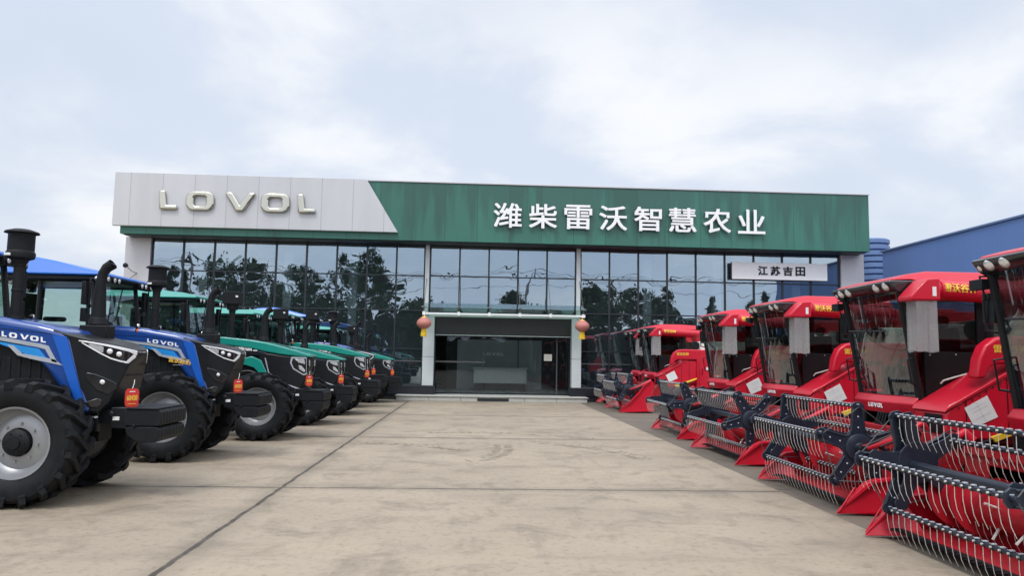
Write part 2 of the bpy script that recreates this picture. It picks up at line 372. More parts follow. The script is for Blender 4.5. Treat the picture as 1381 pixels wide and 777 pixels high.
# ------------------------------------------------------------------ lettering
def word_lovol(mb, fn, m=0, depth=.06):
    """LOVOL in a 5.7 x .71 box; fn(u, v, d) -> point, u along, v up (0..1 of each), d outwards"""
    W_=5.7; H_=.71
    def P(poly):
        mb.prism(poly, lambda u,v: fn(u/W_, v/H_, 0), lambda u,v: fn(u/W_, v/H_, depth), m)
    def Lt(u0,u1):
        P([(u0+.05,0),(u1,0),(u1-.02,.17),(u0+.29,.17),(u0+.23,.71),(u0,.71)])
    def Ot(u0,u1):
        def rr(a0,a1,b0,b1,r,n=5):
            pts=[]
            for cx,cy,t0 in ((a1-r,b1-r,0),(a0+r,b1-r,90),(a0+r,b0+r,180),(a1-r,b0+r,270)):
                for k in range(n+1):
                    t=radians(t0+90*k/n); pts.append((cx+r*cos(t),cy+r*sin(t)))
            return pts
        A=rr(u0,u1,0,.71,.26); B=rr(u0+.29,u1-.29,.16,.55,.12); n=len(A)
        vs=[fn(u/W_,v/H_,d) for d in (0,depth) for lst in (A,B) for (u,v) in lst]
        fs=[]
        for i in range(n):
            j=(i+1)%n
            fs+= [(i,j,n+j,n+i),(2*n+i,3*n+i,3*n+j,2*n+j),(i,2*n+i,2*n+j,j),(n+i,n+j,3*n+j,3*n+i)]
        mb.add(vs,fs,m)
    def Vt(u0,u1):
        P([(u0,.71),(u0+.29,.71),((u0+u1)/2+.0,.22),(u1-.27,.71),(u1,.71),((u0+u1)/2+.14,0),((u0+u1)/2-.14,0)])
    Lt(0,.70); Ot(.98,2.0); Vt(2.36,3.50); Ot(3.68,4.74); Lt(5.0,5.7)
_tc={}
def text_geo(body, bold=0.0):
    k=(body,bold)
    if k in _tc: return _tc[k]
    c=bpy.data.curves.new('lettering','FONT'); c.body=body; c.resolution_u=3; c.offset=bold
    o=bpy.data.objects.new('lettering',c); C.objects.link(o); bpy.context.view_layer.update()
    me=bpy.data.meshes.new_from_object(o.evaluated_get(bpy.context.evaluated_depsgraph_get()))
    vs=[tuple(v.co) for v in me.vertices]; fs=[list(p.vertices) for p in me.polygons]
    bpy.data.objects.remove(o); bpy.data.curves.remove(c); bpy.data.meshes.remove(me)
    x0=min(v[0] for v in vs); x1=max(v[0] for v in vs); y0=min(v[1] for v in vs); y1=max(v[1] for v in vs)
    vs=[((v[0]-x0)/(x1-x0),(v[1]-y0)/(y1-y0)) for v in vs]
    _tc[k]=(vs,fs); return _tc[k]
def text(mb, body, fn, m=0, depth=.004, bold=.012):
    vs,fs=text_geo(body); n=len(vs)
    cnt={}
    for f in fs:
        for i in range(len(f)):
            e=(f[i],f[(i+1)%len(f)]); cnt[e]=1
    side=[(a,b) for (a,b) in cnt if (b,a) not in cnt]
    sh=[(0,0)] if not bold else [(-bold,-bold),(bold,-bold),(-bold,bold),(bold,bold),(0,0)]
    for k,(du,dv) in enumerate(sh):      # a heavier stroke: the outline laid down again a little to each side
        e=depth*(1+.02*k)+.0002*k
        mb.add([fn(u*(1-2*bold)+bold+du,v*(1-2*bold)+bold+dv,e) for u,v in vs]+[fn(u*(1-2*bold)+bold+du,v*(1-2*bold)+bold+dv,0) for u,v in vs], [list(f) for f in fs]+[[b,a,a+n,b+n] for a,b in side], m)

# ------------------------------------------------------------------ wheels
def tyre_mb(R,w,rim,lugs=19,lh=.045,lw=.062):
    mb=MB(); h=w/2
    prof=[(rim,-h*.72),(rim+.03,-h*.86),(rim+(R-rim)*.45,-h),(R-lh-.045,-h*.93),(R-lh-.008,-h*.74),(R-lh,-h*.4),(R-lh,h*.4),(R-lh-.008,h*.74),(R-lh-.045,h*.93),(rim+(R-rim)*.45,h),(rim+.03,h*.86),(rim,h*.72)]
    mb.lathe(prof,(0,0,0),'y',48,0,close=True)
    for s in (-1,1):
        for k in range(lugs):
            t0=2*pi*(k+(0 if s<0 else .5))/lugs
            # bar from the centre line out to the shoulder, then down the side
            st=[(0.04*-s,0,R,R-lh-.02),(s*h*.45,.13,R,R-lh-.02),(s*h*.86,.25,R-.004,R-lh-.05),(s*h*1.0,.30,R-.035,R-lh-.06),(s*h*.97,.31,R-.105,R-.135)]
            o=len(mb.v); sw=lw/R/2
            for (y,dt,ro,ri) in st:
                for (rr,q) in ((ro,-1),(ro,1),(ri,1.5),(ri,-1.5)):
                    t=t0+dt*.67/R*1.0+q*sw
                    mb.v.append((rr*cos(t),y,rr*sin(t)))
            for i in range(len(st)-1):
                a=o+4*i; b=a+4
                for j in range(4):
                    mb.f.append([a+j,a+(j+1)%4,b+(j+1)%4,b+j]); mb.m.append(0)
            mb.f.append([o,o+1,o+2,o+3]); mb.m.append(0); e=o+4*(len(st)-1)
            mb.f.append([e+3,e+2,e+1,e]); mb.m.append(0)
    return mb
def rim_mb(rim,w):
    mb=MB(); h=w/2
    mb.lathe([(rim+.012,-h*.80),(rim+.012,-h*.72),(rim-.02,-h*.70),(rim-.035,-h*.45),(rim-.05,-h*.25),(rim-.09,-h*.12),(rim*.62,-h*.22),(rim*.44,-h*.30),(rim*.40,-h*.3),(rim*.40,h*.2),(rim-.05,h*.3),(rim+.012,h*.72),(rim+.012,h*.8)],(0,0,0),'y',40,0,close=True)
    for k in range(8):
        t=2*pi*k/8; p=(rim*.53*cos(t),-h*.22,rim*.53*sin(t))
        mb.tube(p,(p[0],-h*.36,p[2]),.014,.014,6,0)
    return mb
def hub_mb(rim,w):
    mb=MB(); h=w/2
    mb.lathe([(rim*.36,h*.2),(rim*.37,-h*.30),(rim*.37,-h*.52),(rim*.30,-h*.62),(rim*.18,-h*.66),(rim*.17,-h*.74),(.005,-h*.75)],(0,0,0),'y',24)
    for k in range(6):
        t=2*pi*k/6; p=(rim*.26*cos(t),-h*.55,rim*.26*sin(t)); mb.tube(p,(p[0],-h*.66,p[2]),.012,.012,6)
    return mb
def wheel(parent, loc, R, w, rim, lugs, sgn, meshes, rimmat='silver', spin=0.):
    e=empty('wheel',loc,parent)
    if sgn>0: e.rotation_euler=(0,0,pi)
    key=(R,w,rim)
    if key not in meshes:
        a=tyre_mb(R,w,rim,lugs).build('tyre','tyre',e,smooth=35)
        b=rim_mb(rim,w).build('rim',rimmat,e,smooth=40)
        c=hub_mb(rim,w).build('hub','matte',e,smooth=40)
        meshes[key]=(a,b,c)
    else:
        for o in meshes[key]:
            q=o.copy(); C.objects.link(q); q.parent=e
    for ch in e.children: ch.rotation_euler=(0,spin,0)
    return e

# ------------------------------------------------------------------ tractors
WM={}
def lamp(mb, c, r, d, depth=.05, mh=0, ml=1, n=14):
    """round lamp: housing and lens facing d"""
    c=Vector(c); d=Vector(d).normalized()
    mb.path([c-d*depth, c-d*depth*.4, c+d*.004],[r*.65,r*1.08,r*1.12],n,mh)
    mb.path([c+d*.003, c+d*.012, c+d*.018],[r*.95,r*.8,r*.3],n,ml)
def cab(root, x0, x1, w, zf, zt, roofmat, kind):
    """cab from windscreen x0 (front) back to x1, half width w, floor zf, roof underside zt"""
    xm=x0-.78
    for s in (-1,1):
        for nm,(a,b,r) in {'a':((x0+.06,s*w,zf+.55),(x0-.03,s*(w-.04),zt),.035),'b':((xm,s*w,zf+.1),(xm-.02,s*(w-.04),zt),.03),'c':((x1,s*w,zf+.5),(x1+.05,s*(w-.04),zt),.045)}.items():
            mb=MB(); mb.tube(a,b,r*1.1,r,8)
            if nm=='a':
                mb.path([(x0+.06,s*w,zf+.56),(x0-.1,s*w,zf+.2),(x0-.25,s*w,zf+.02),(xm,s*w,zf),(x1,s*w,zf+.5)],.03,8)
                mb.path([(x0-.03,s*(w-.04),zt-.02),(xm,s*(w-.035),zt-.02),(x1+.05,s*(w-.04),zt-.02)],.03,8)
            mb.build('pillar','black',root)
        g=MB(); g.quad((x0+.04,s*(w-.01),zf+.55),(xm,s*(w-.01),zf+.04),(xm-.02,s*(w-.045),zt),(x0-.04,s*(w-.045),zt))
        g.add([(x0+.04,s*(w-.01),zf+.55),(x0-.22,s*(w-.01),zf+.03),(xm,s*(w-.01),zf+.03)],[(0,1,2)])
        o=g.build('door_glass','cabglass',root,smooth=0)
        h=MB(); h.path([(xm+.07,s*(w+.02),zf+.35),(xm+.07,s*(w+.05),zf+.40),(xm+.07,s*(w+.05),zf+.58),(xm+.07,s*(w+.02),zf+.63)],.012,6)
        ob=h.build('door_handle','black',root)
        g=MB(); g.quad((xm,s*(w-.01),zf+.45),(x1,s*(w-.01),zf+.5),(x1+.05,s*(w-.045),zt),(xm-.02,s*(w-.045),zt)); g.build('side_glass','cabglass',root,smooth=0)
    g=MB(); g.quad((x0+.06,-w+.03,zf+.55),(x0+.06,w-.03,zf+.55),(x0-.03,w-.06,zt),(x0-.03,-w+.06,zt)); ws=g.build('windscreen','cabglass',root,smooth=0)
    wp=MB(); wp.path([(x0+.07,.05,zt-.06),(x0+.085,-.12,zt-.45)],.01,6); wp.path([(x0+.085,-.05,zt-.38),(x0+.09,-.2,zt-.62)],.012,6); wp.build('wiper','black',root)
    g=MB(); g.quad((x1,-w+.03,zf+.6),(x1,w-.03,zf+.6),(x1+.05,w-.06,zt),(x1+.05,-w+.06,zt)); g.build('rear_glass','cabglass',root,smooth=0)
    b=MB(); b.pxz([(x0+.1,zf-.15),(x0+.1,zf+.56),(x0-.1,zf+.56),(x0-.28,zf+.02),(xm,zf-.02),(x1,zf+.45),(x1,zf-.15)],-w+.02,w-.02); b.build('cab_floor','black',root,bevel=.02)
    st=MB(); st.box(x1+.25,x1+.75,-.26,.26,zf+.3,zf+.62); st.box(x1+.18,x1+.32,-.25,.25,zf+.6,zf+1.18); st.box(x1+.17,x1+.29,-.15,.15,zf+1.2,zf+1.4); st.box(x1+.3,x1+.65,.3,.42,zf+.75,zf+.83)
    st.build('seat','seat',root,bevel=.05,seg=3)
    sw=MB(); sw.path([(x0-.1,0,zf+.5),(x0-.32,0,zf+.95)],.04,8); sw.path([(x0-.32+.16*sin(t)*.5,.2*cos(t),zf+.95+.16*sin(t)*.9) for t in [2*pi*k/14 for k in range(15)]],.016,6)
    sw.box(x0-.28,x0-.02,-.3,.3,zf+.62,zf+.85)
    sw.build('steering_column','black',root)
def mirror(root, p, s, lower=True):
    mb=MB(); x,y,z=p
    mb.path([(x+.08,s*(abs(y)-.22),z+.22),(x+.06,s*(abs(y)+.0),z+.22),(x+.03,s*abs(y),z-.3)],.013,6)
    mb.box(x-.02,x+.035,s*abs(y)-.09,s*abs(y)+.09,z-.17,z+.17)
    if lower: mb.box(x-.02,x+.035,s*abs(y)-.085,s*abs(y)+.085,z-.42,z-.22)
    mb.build('mirror','black',root,bevel=.018)
def rear_fender(root, xr, R, s, w0, w1, m):
    mb=MB(); n=9; t0,t1=radians(28),radians(165)
    vs=[];fs=[]
    for i in range(n):
        t=t0+(t1-t0)*i/(n-1)
        for rr in (R+.07,R+.11):
            for y in (w0,w1): vs.append((xr+rr*cos(t),s*y,R+rr*sin(t)*1.0))
    for i in range(n-1):
        a=4*i;b=a+4
        fs+=[(a,a+1,b+1,b),(a+2,b+2,b+3,a+3),(a,b,b+2,a+2),(a+1,a+3,b+3,b+1)]
    fs+=[(0,2,3,1),(4*n-4,4*n-3,4*n-1,4*n-2)]
    mb.add(vs,fs); return mb.build('fender',m,root,bevel=.015)
def front_gear(root, xw0, xw1, zc, zw0, zw1):
    a=MB(); a.tube((0,-.45,.66),(0,.45,.66),.085,.085,12); a.box(-.16,.16,-.18,.18,.50,.82); a.box(-.9,.55,-.15,.15,.62,.90); a.tube((-.05,-.5,.72),(-.25,-.25,.78),.03,.03,8)
    a.tube((-.12,-.42,.60),(.35,-.2,.66),.022,.022,8); a.tube((-.12,.42,.60),(.35,.2,.66),.022,.022,8)
    a.build('front_axle','matte',root,bevel=.02)
    hz=MB()
    for k in range(3): hz.path([(-.35,-.36,1.0-.05*k),(-.1,-.40,.98-.06*k),(.12,-.34,.88-.04*k),(.2,-.25,.72)],.011,6)
    hz.path([(-.6,-.37,1.25),(-.3,-.39,1.3),(.0,-.38,1.22),(.2,-.37,1.0)],.013,6)
    hz.build('hydraulic_hose','black',root)
    bl=MB()
    for xx in (.40,.50,.60): bl.tube((xx,-.342,zc-.06),(xx,-.358,zc-.06),.013,.013,6)
    bl.box(xw0-.11,xw0-.04,-.366,-.361,zc-.09,zc-.05,1); bl.tube((.38,-.346,zc-.06),(.62,-.346,zc-.06),.006,.006,6)
    bl.build('bolster_fitting',['clip','paper'],root)
    b=MB(); b.box(.30,xw0-.12,-.27,.27,zc-.14,zc+.02); b.box(xw0-.14,xw0+.03,-.36,.36,zc-.18,zc+.05); b.box(.35,.62,-.34,-.27,zc-.22,zc+.04); b.box(.35,.62,.27,.34,zc-.22,zc+.04)
    b.tube((xw0-.12,-.37,zc-.02),(xw0-.12,-.39,zc-.02),.03,.03,8)
    b.build('front_bolster','black',root,bevel=.015)
    w=MB()
    for k in range(9):
        y0=-.36+k*.08
        zm=zw0+(zw1-zw0)*.46
        w.pxz([(xw0,zm+.015),(xw0,zw1-.02),(xw0+.03,zw1),(xw1-.03,zw1),(xw1,zw1-.03),(xw1,zm+.04),(xw1-.025,zm+.015)],y0+.003,y0+.075)
        w.pxz([(xw0+.02,zm),(xw1-.04,zm),(xw1-.012,zm-.03),(xw1-.012,zw0+.05),(xw1-.06,zw0),(xw0+.16,zw0),(xw0+.04,zw0+.08)],y0+.003,y0+.075)
    w.box(xw0+.03,xw1-.03,-.37,.37,zw1+.001,zw1+.018); w.box(xw0+.05,xw1-.08,-.34,.34,zw0+.08,zw1-.05)
    w.tube((xw0+.12,-.38,(zw0+zw1)/2),(xw0+.12,.38,(zw0+zw1)/2),.018,.018,8)
    w.build('weight_block','matte',root,bevel=.008)
def stack(root, x, y, z0, zt, cap='round'):
    mb=MB(); mb.tube((x,y,z0),(x,y,zt-.37),.060,.056,16); mb.lathe([(.062,0),(.068,.02),(.062,.04)],(x,y,zt-.43),'z',16,0); mb.lathe([(.062,0),(.066,.015),(.062,.03)],(x,y,zt-.72),'z',16,0); mb.tube((x,y,z0),(x,y,z0+.12),.10,.085,12)
    o=mb.build('intake_pipe','matte',root)
    c=MB()
    if cap=='round':
        c.lathe([(.072,-.40),(.09,-.36),(.142,-.34),(.150,-.29),(.142,-.265),(.134,-.26),(.134,-.07),(.142,-.06),(.178,-.055),(.168,-.035),(.09,-.008),(.01,0)],(x,y,zt),'z',24)
        c.box(x-.09,x-.02,y-.154,y-.143,zt-.325,zt-.295,1)
    else:
        c.box(x-.16,x+.16,y-.13,y+.13,zt-.27,zt-.02); c.lathe([(.1,-.38),(.11,-.3),(.12,-.26)],(x,y,zt),'z',14); c.box(x+.09,x+.14,y-.14,y-.125,zt-.14,zt-.1,1)
    c.build('air_cleaner_cap',['matte','paper'],root,bevel=.006 if cap=='round' else .02)
def exhaust(root, x, y, z0, zt):
    mb=MB(); mb.box(x-.16,x+.16,y-.11,y+.11,z0-.1,z0+.08); mb.tube((x,y,z0+.08),(x,y,z0+.18),.11,.085,16)
    mb.path([(x,y,z0+.15),(x+.005,y,zt-.2),(x+.02,y,zt-.12),(x+.06,y,zt-.05),(x+.13,y,zt+.0)],[.085,.056,.055,.060,.064],16,caps=False)
    mb.path([(x+.135,y,zt+.0),(x+.13,y,zt-.01)],[.055,.0],16)
    mb.build('exhaust_pipe','matte',root,bevel=.015)

def make_blue():
    r=empty('tractor')
    wfun=lambda x,z: .425 if x<.45 else (.425-.065*(x-.45)/.35 if x<.8 else .36-.12*(x-.8)/.26)
    tp=lambda x,z: 1
    en=MB(); en.pxz([(-1.05,.72),(-1.05,1.86),(.3,1.72),(.55,1.0),(.45,.75)],-.35,.35)
    for k in range(9): en.box(-.95+k*.11,-.9+k*.11,-.362,.362,1.1,1.55)
    en.tube((-.2,-.38,.95),(-.95,-.38,1.05),.06,.06,10); en.build('engine_block','matte',r,bevel=.01)
    h=MB(); h.pxz([(-1.08,1.72),(-1.08,2.04),(-.5,2.0),(-.05,1.93),(.22,1.865),(.33,1.79),(.58,.95),(.40,.94),(.34,1.02),(.24,1.18),(.06,1.42),(-.12,1.58),(-.30,1.69),(-.55,1.74)],-.425,.425)
    ho=h.build('hood','blue',r,bevel=.075,seg=5)
    for s in (-1,1):
        d=MB(); wq=lambda x,z: .425
        # silver / light-blue side stripes
        d.side([(-1.02,1.83),(-.44,1.775),(.0,1.705),(.08,1.685),(.19,1.50),(.13,1.515),(.05,1.645),(-.02,1.665),(-.44,1.735),(-1.02,1.79)],wq,.001,.006,s,0)
        d.side([(-.56,1.735),(-.40,1.715),(-.02,1.650),(.09,1.525),(-.15,1.585),(-.24,1.63)],wq,.001,.004,s,1)
        d.side([(-.36,1.69),(-.29,1.68),(-.19,1.595),(.0,1.565),(.16,1.535),(.25,1.47),(-.1,1.54),(-.24,1.575)],wq,.001,.006,s,0)
        # bright crease beside the nose
        d.side([(.12,1.80),(.27,1.79),(.52,.99),(.45,.99)],wq,.002,.014,s,2)
        fn=(lambda u,v,dd,s=s:( -.43+.48*u if s<0 else .05-.48*u, s*(.425+.002+dd*.1), 1.772+(.056)*v-(.065*u if s<0 else .065*(1-u))+.01))
        word_lovol(d,fn,3,.03)
        d.strip([(-1.0,1.885,1.890),(-.44,1.862,1.867),(.10,1.815,1.820)],wq,.0,.003,s,4)
        d.build('side_decal',['strip','skyblue','bluebright','white','black'],ho,smooth=30)
    PW=[(-9,.418),(.45,.418),(.62,.378),(.72,.338),(.80,.285),(.86,.22),(.905,.13),(9,.13)]
    ZB=[(-9,1.5),(.1,1.5),(.30,1.2),(.46,.94),(.64,.95),(.70,1.0),(.80,1.28),(.86,1.47),(.905,1.59),(9,1.6)]
    def lin(P,x):
        for (a,za),(b,zz) in zip(P[:-1],P[1:]):
            if x<=b: return za+(zz-za)*(x-a)/(b-a)
    pw=lambda x: lin(PW,x)
    n=MB(); n.loft([(x,pw(x),lin(ZB,x),zt) for x,zt in ((.10,1.875),(.28,1.825),(.45,1.785),(.62,1.745),(.72,1.72),(.80,1.695),(.86,1.675),(.905,1.652))])
    no=n.build('nose','black',r,bevel=.022,seg=3)
    wn=lambda x,z: pw(x)
    for s in (-1,1):
        hl=MB()
        hl.strip([(.43,1.735,1.742),(.45,1.725,1.742),(.58,1.645,1.715),(.62,1.62,1.707),(.70,1.57,1.692),(.72,1.562,1.687),(.80,1.535,1.662),(.86,1.52,1.648),(.90,1.585,1.635)],wn,-.01,.008,s,0)
        hl.strip([(.40,1.742,1.752),(.45,1.733,1.748),(.62,1.703,1.722),(.72,1.68,1.703),(.80,1.655,1.683),(.86,1.635,1.665),(.905,1.595,1.645)],wn,-.01,.018,s,1)
        hl.strip([(.43,1.722,1.735),(.45,1.710,1.724),(.58,1.630,1.645),(.62,1.605,1.62),(.72,1.548,1.564),(.80,1.518,1.535),(.86,1.502,1.52)],wn,-.01,.012,s,1)
        hl.strip([(.835,1.502,1.512),(.86,1.505,1.55),(.90,1.575,1.63)],wn,-.01,.016,s,1)
        for xx,zz in ((.705,1.635),(.785,1.605)): lamp(hl,(xx,s*(wn(xx,zz)+.010),zz),.033,(.5,s,0),.02,2,3)
        hl.strip([(.50,1.70,1.715),(.56,1.66,1.705),(.62,1.625,1.695),(.645,1.62,1.68)],wn,.006,.011,s,3)
        hl.build('headlight',['blackgloss','white','black','lens'],r,bevel=.004)
        fg=MB(); fg.strip([(.50,1.33,1.40),(.58,1.24,1.385),(.62,1.20,1.37),(.72,1.16,1.32),(.78,1.22,1.28)],wn,-.01,.012,s,0); lamp(fg,(.66,s*(wn(.66,1.3)+.02),1.295),.030,(.4,s,0),.03,1,2); fg.strip([(.46,1.02,1.06),(.62,1.02,1.12),(.66,1.05,1.10)],wn,-.01,.010,s,0)
        fg.build('fog_lamp',['blackgloss','black','lens'],r,bevel=.006)
    t=MB(); word_lovol(t,lambda u,v,dd:(.895+dd*.1-.010*(1-v)+.008,-.11+.22*u,1.605+.030*v),0,.05)
    t.box(.80,.835,-.2,.2,1.36,1.38,1); t.build('nose_emblem',['white','blackgloss'],no)
    cab(r,-1.14,-2.75,.74,1.35,2.72,'roofblue','blue')
    rf=MB(); tz=lambda x,z: 1-.22*max(0,z-2.80)/.28
    rf.pxz([(-.98,2.765),(-1.0,2.82),(-1.35,2.885),(-1.75,2.99),(-2.15,3.06),(-2.65,3.02),(-2.95,2.88),(-2.98,2.77)],-.82,.82,0,tz)
    ro=rf.build('roof','roofblue',r,bevel=.03,seg=3)
    ul=MB(); ul.pxz([(-1.0,2.70),(-.95,2.76),(-2.95,2.765),(-2.9,2.68)],-.78,.78); ul.build('roof_liner','black',ro,bevel=.015)
    for s in (-1,1):
        lp=MB(); lp.box(-1.04,-.94,s*.58-.24,s*.58+.24,2.66,2.77)
        for yy in (.40,.54,.74): lamp(lp,(-.925,s*yy,2.715),.042,(1,0,-.1),.07,0,1)
        lamp(lp,(-1.05,s*.82,2.715),.042,(.5,s,-.1),.05,0,1)
        lp.build('work_lamp',['black','lens'],r,bevel=.008)
        mirror(r,(-1.12,.98,2.48),s)
        ind=MB(); ind.tube((-.62,s*.36,1.93),(-.62,s*.40,2.02),.015,.015,6); lamp(ind,(-.59,s*.40,1.955),.036,(1,s*.5,0),.04,0,1); lamp(ind,(-.59,s*.40,2.035),.030,(1,s*.5,0),.04,0,2)
        ind.build('indicator_lamp',['black','orange','lens'],r)
        fl=MB(); lamp(fl,(-1.82,s*.86,2.02),.06,(1,s*.4,0),.07,0,1); fl.tube((-1.86,s*.86,1.95),(-1.86,s*.86,1.7),.02,.02,6); fl.build('fender_lamp',['black','lens'],r)
        rear_fender(r,-2.75,.86,s,.66,1.16,'blue')
    rs=MB(); rs.pxz([(-1.05,.55),(-1.05,1.4),(-3.2,1.4),(-3.3,.6)],-.3,.3); rs.tube((-2.75,-.7,.86),(-2.75,.7,.86),.13,.13,12); rs.box(-1.3,-1.15,-.95,-.7,.45,1.3); rs.box(-1.9,-1.15,.62,.9,.5,1.1); rs.box(-1.75,-1.15,-.74,-.5,.5,1.1); rs.build('rear_housing','matte',r,bevel=.02)
    front_gear(r,.90,1.31,.97,.64,1.0)
    stack(r,-.42,-.22,1.9,3.01); exhaust(r,.27,.22,1.86,2.68)
    for s in (-1,1):
        wheel(r,(0,s*.64,.67),.67,.43,.375,17,s,WM,spin=.2+.1*s)
        wheel(r,(-2.75,s*.88,.86),.86,.50,.50,20,s,WM,spin=.3)
    return r
def make_green():
    r=empty('tractor')
    wfun=lambda x,z: .40 if x<.3 else .40-.09*(x-.3)/.5
    en=MB(); en.pxz([(-1.3,.72),(-1.3,1.80),(.3,1.6),(.5,1.0),(.4,.75)],-.33,.33)
    for k in range(9): en.box(-1.1+k*.1,-1.06+k*.1,-.342,.342,1.05,1.4)
    en.build('engine_block','matte',r,bevel=.01)
    h=MB(); h.loft([(-1.3,.40,1.81,1.945),(-.8,.40,1.79,1.94),(-.3,.40,1.735,1.895),(.0,.40,1.67,1.85),(.3,.40,1.62,1.78),(.6,.36,1.59,1.70),(.86,.30,1.575,1.62)])
    ho=h.build('hood','teal',r,bevel=.05,seg=4)
    bl=MB(); bl.pxz([(-.6,1.93),(-.3,1.90),(.2,1.805),(.45,1.745),(.45,1.70),(.0,1.8)],-.17,.17); bl.build('hood_vent','matte',ho,bevel=.01)
    sp=MB()
    for s in (-1,1):
        sp.side([(-1.3,1.80),(-.5,1.75),(.0,1.66),(.12,1.58),(-.25,1.60),(-.45,1.54),(-1.3,1.60)],lambda x,z:.39,-.05,.0,s)
    so=sp.build('side_panel','blackgloss',r,bevel=.01)
    tx=MB()
    for s in (-1,1):
        text(tx,'MR1604',lambda u,v,dd,s=s:(-.50+.25*u if s<0 else -.25-.25*u, s*(.392+dd),1.695-.02*u+.06*v),0,.003)
        tx.box(-.23,-.15,s*.3915-.001,s*.3915+.001,1.68,1.70)
    tx.build('model_lettering','white',so,smooth=0)
    fd=MB()
    for s in (-1,1):
        fd.side([(-1.3,1.58),(-.45,1.52),(-.25,1.58),(-.06,1.50),(.05,1.28),(.16,1.0),(.10,.98),(-.05,1.20),(-.2,1.36),(-.5,1.44),(-1.3,1.44)],lambda x,z:.40,-.06,.0,s)
    fd.build('lower_panel','teal',r,bevel=.012)
    pw=lambda x: .392 if x<.3 else .392-.095*(x-.3)/.53
    n=MB(); n.loft([(x,pw(x),a,b) for x,a,b in ((-.1,1.25,1.66),(.10,1.05,1.64),(.3,.88,1.61),(.6,.885,1.585),(.68,.92,1.58),(.78,1.15,1.572),(.83,1.50,1.567))])
    no=n.build('nose','black',r,bevel=.03,seg=3)
    wn=lambda x,z:pw(x)
    tr=MB()
    for s in (-1,1):
        tr.side([(.0,1.55),(.02,1.55),(.10,1.27),(.55,1.02),(.68,.97),(.66,.955),(.54,1.0),(.085,1.255)],wn,-.005,.007,s)
    tr.side([(.815,1.55),(.825,1.55),(.765,1.15),(.755,1.15)],lambda x,z:.20,-.01,.006,-1); tr.side([(.815,1.55),(.825,1.55),(.765,1.15),(.755,1.15)],lambda x,z:.20,-.01,.006,1)
    tr.build('nose_trim','strip',no,smooth=0)
    for s in (-1,1):
        hl=MB()
        hl.side([(.50,1.575),(.78,1.575),(.80,1.24),(.74,1.22),(.54,1.34),(.48,1.46)],wn,-.01,.008,s,1)
        hl.side([(.53,1.55),(.775,1.55),(.79,1.27),(.74,1.25),(.56,1.36),(.51,1.46)],wn,-.01,.012,s,0)
        hl.side([(.57,1.535),(.74,1.535),(.76,1.44),(.64,1.47)],wn,-.01,.016,s,2); hl.side([(.64,1.42),(.70,1.40),(.77,1.32),(.76,1.28),(.66,1.34)],wn,-.01,.016,s,2)
        # the front face of the same lamp, round the corner
        y0=wn(.8,1.4)
        hl.box(.785,.83,min(s*(y0-.12),s*(y0-.01)),max(s*(y0-.12),s*(y0-.01)),1.28,1.54,0); hl.box(.80,.835,min(s*(y0-.10),s*(y0-.02)),max(s*(y0-.10),s*(y0-.02)),1.40,1.52,2)
        hl.build('headlight',['blackgloss','strip','lens'],r,bevel=.004)
    cab(r,-1.40,-2.85,.70,1.30,2.62,'teal','green')
    rf=MB(); tz=lambda x,z: 1-.16*max(0,z-2.68)/.14
    rf.pxz([(-1.22,2.655),(-1.22,2.71),(-1.5,2.765),(-2.1,2.82),(-2.8,2.80),(-3.02,2.72),(-3.02,2.655)],-.78,.78,0,tz)
    ro=rf.build('roof','teal',r,bevel=.03,seg=3)
    ul=MB(); ul.pxz([(-1.25,2.60),(-1.22,2.65),(-3.0,2.655),(-2.95,2.58)],-.74,.74); ul.build('roof_liner','black',ro,bevel=.015)
    for s in (-1,1):
        for yy in (.45,.62):
            lp=MB(); lamp(lp,(-1.19,s*yy,2.62),.04,(1,0,-.1),.07,0,1); lp.build('work_lamp',['black','lens'],r)
        mirror(r,(-1.38,.93,2.38),s,False)
        ind=MB(); ind.tube((-1.22,s*.42,1.85),(-1.22,s*.46,1.98),.014,.014,6); lamp(ind,(-1.19,s*.46,1.93),.034,(1,s*.5,0),.04,0,1); lamp(ind,(-1.19,s*.46,2.01),.030,(1,s*.5,0),.04,0,2)
        ind.build('indicator_lamp',['black','orange','lens'],r)
        fl=MB(); lamp(fl,(-1.9,s*.82,1.98),.06,(1,s*.4,0),.07,0,1); fl.tube((-1.94,s*.82,1.93),(-1.94,s*.82,1.65),.02,.02,6); fl.build('fender_lamp',['black','lens'],r)
        rear_fender(r,-2.75,.83,s,.64,1.10,'teal')
    rs=MB(); rs.pxz([(-1.25,.55),(-1.25,1.35),(-3.2,1.35),(-3.3,.6)],-.3,.3); rs.tube((-2.75,-.7,.83),(-2.75,.7,.83),.13,.13,12); rs.box(-1.9,-1.25,.55,.85,.5,1.05); rs.box(-1.8,-1.25,-.72,-.5,.5,1.05); rs.build('rear_housing','matte',r,bevel=.02)
    front_gear(r,.72,1.16,.92,.55,.92)
    stack(r,-.74,-.15,1.85,2.86,'square'); exhaust(r,-.20,.20,1.80,2.54)
    for s in (-1,1):
        wheel(r,(0,s*.62,.64),.64,.42,.355,17,s,WM,spin=.15+.1*s)
        wheel(r,(-2.75,s*.86,.83),.83,.48,.48,20,s,WM,spin=.3)
    return r
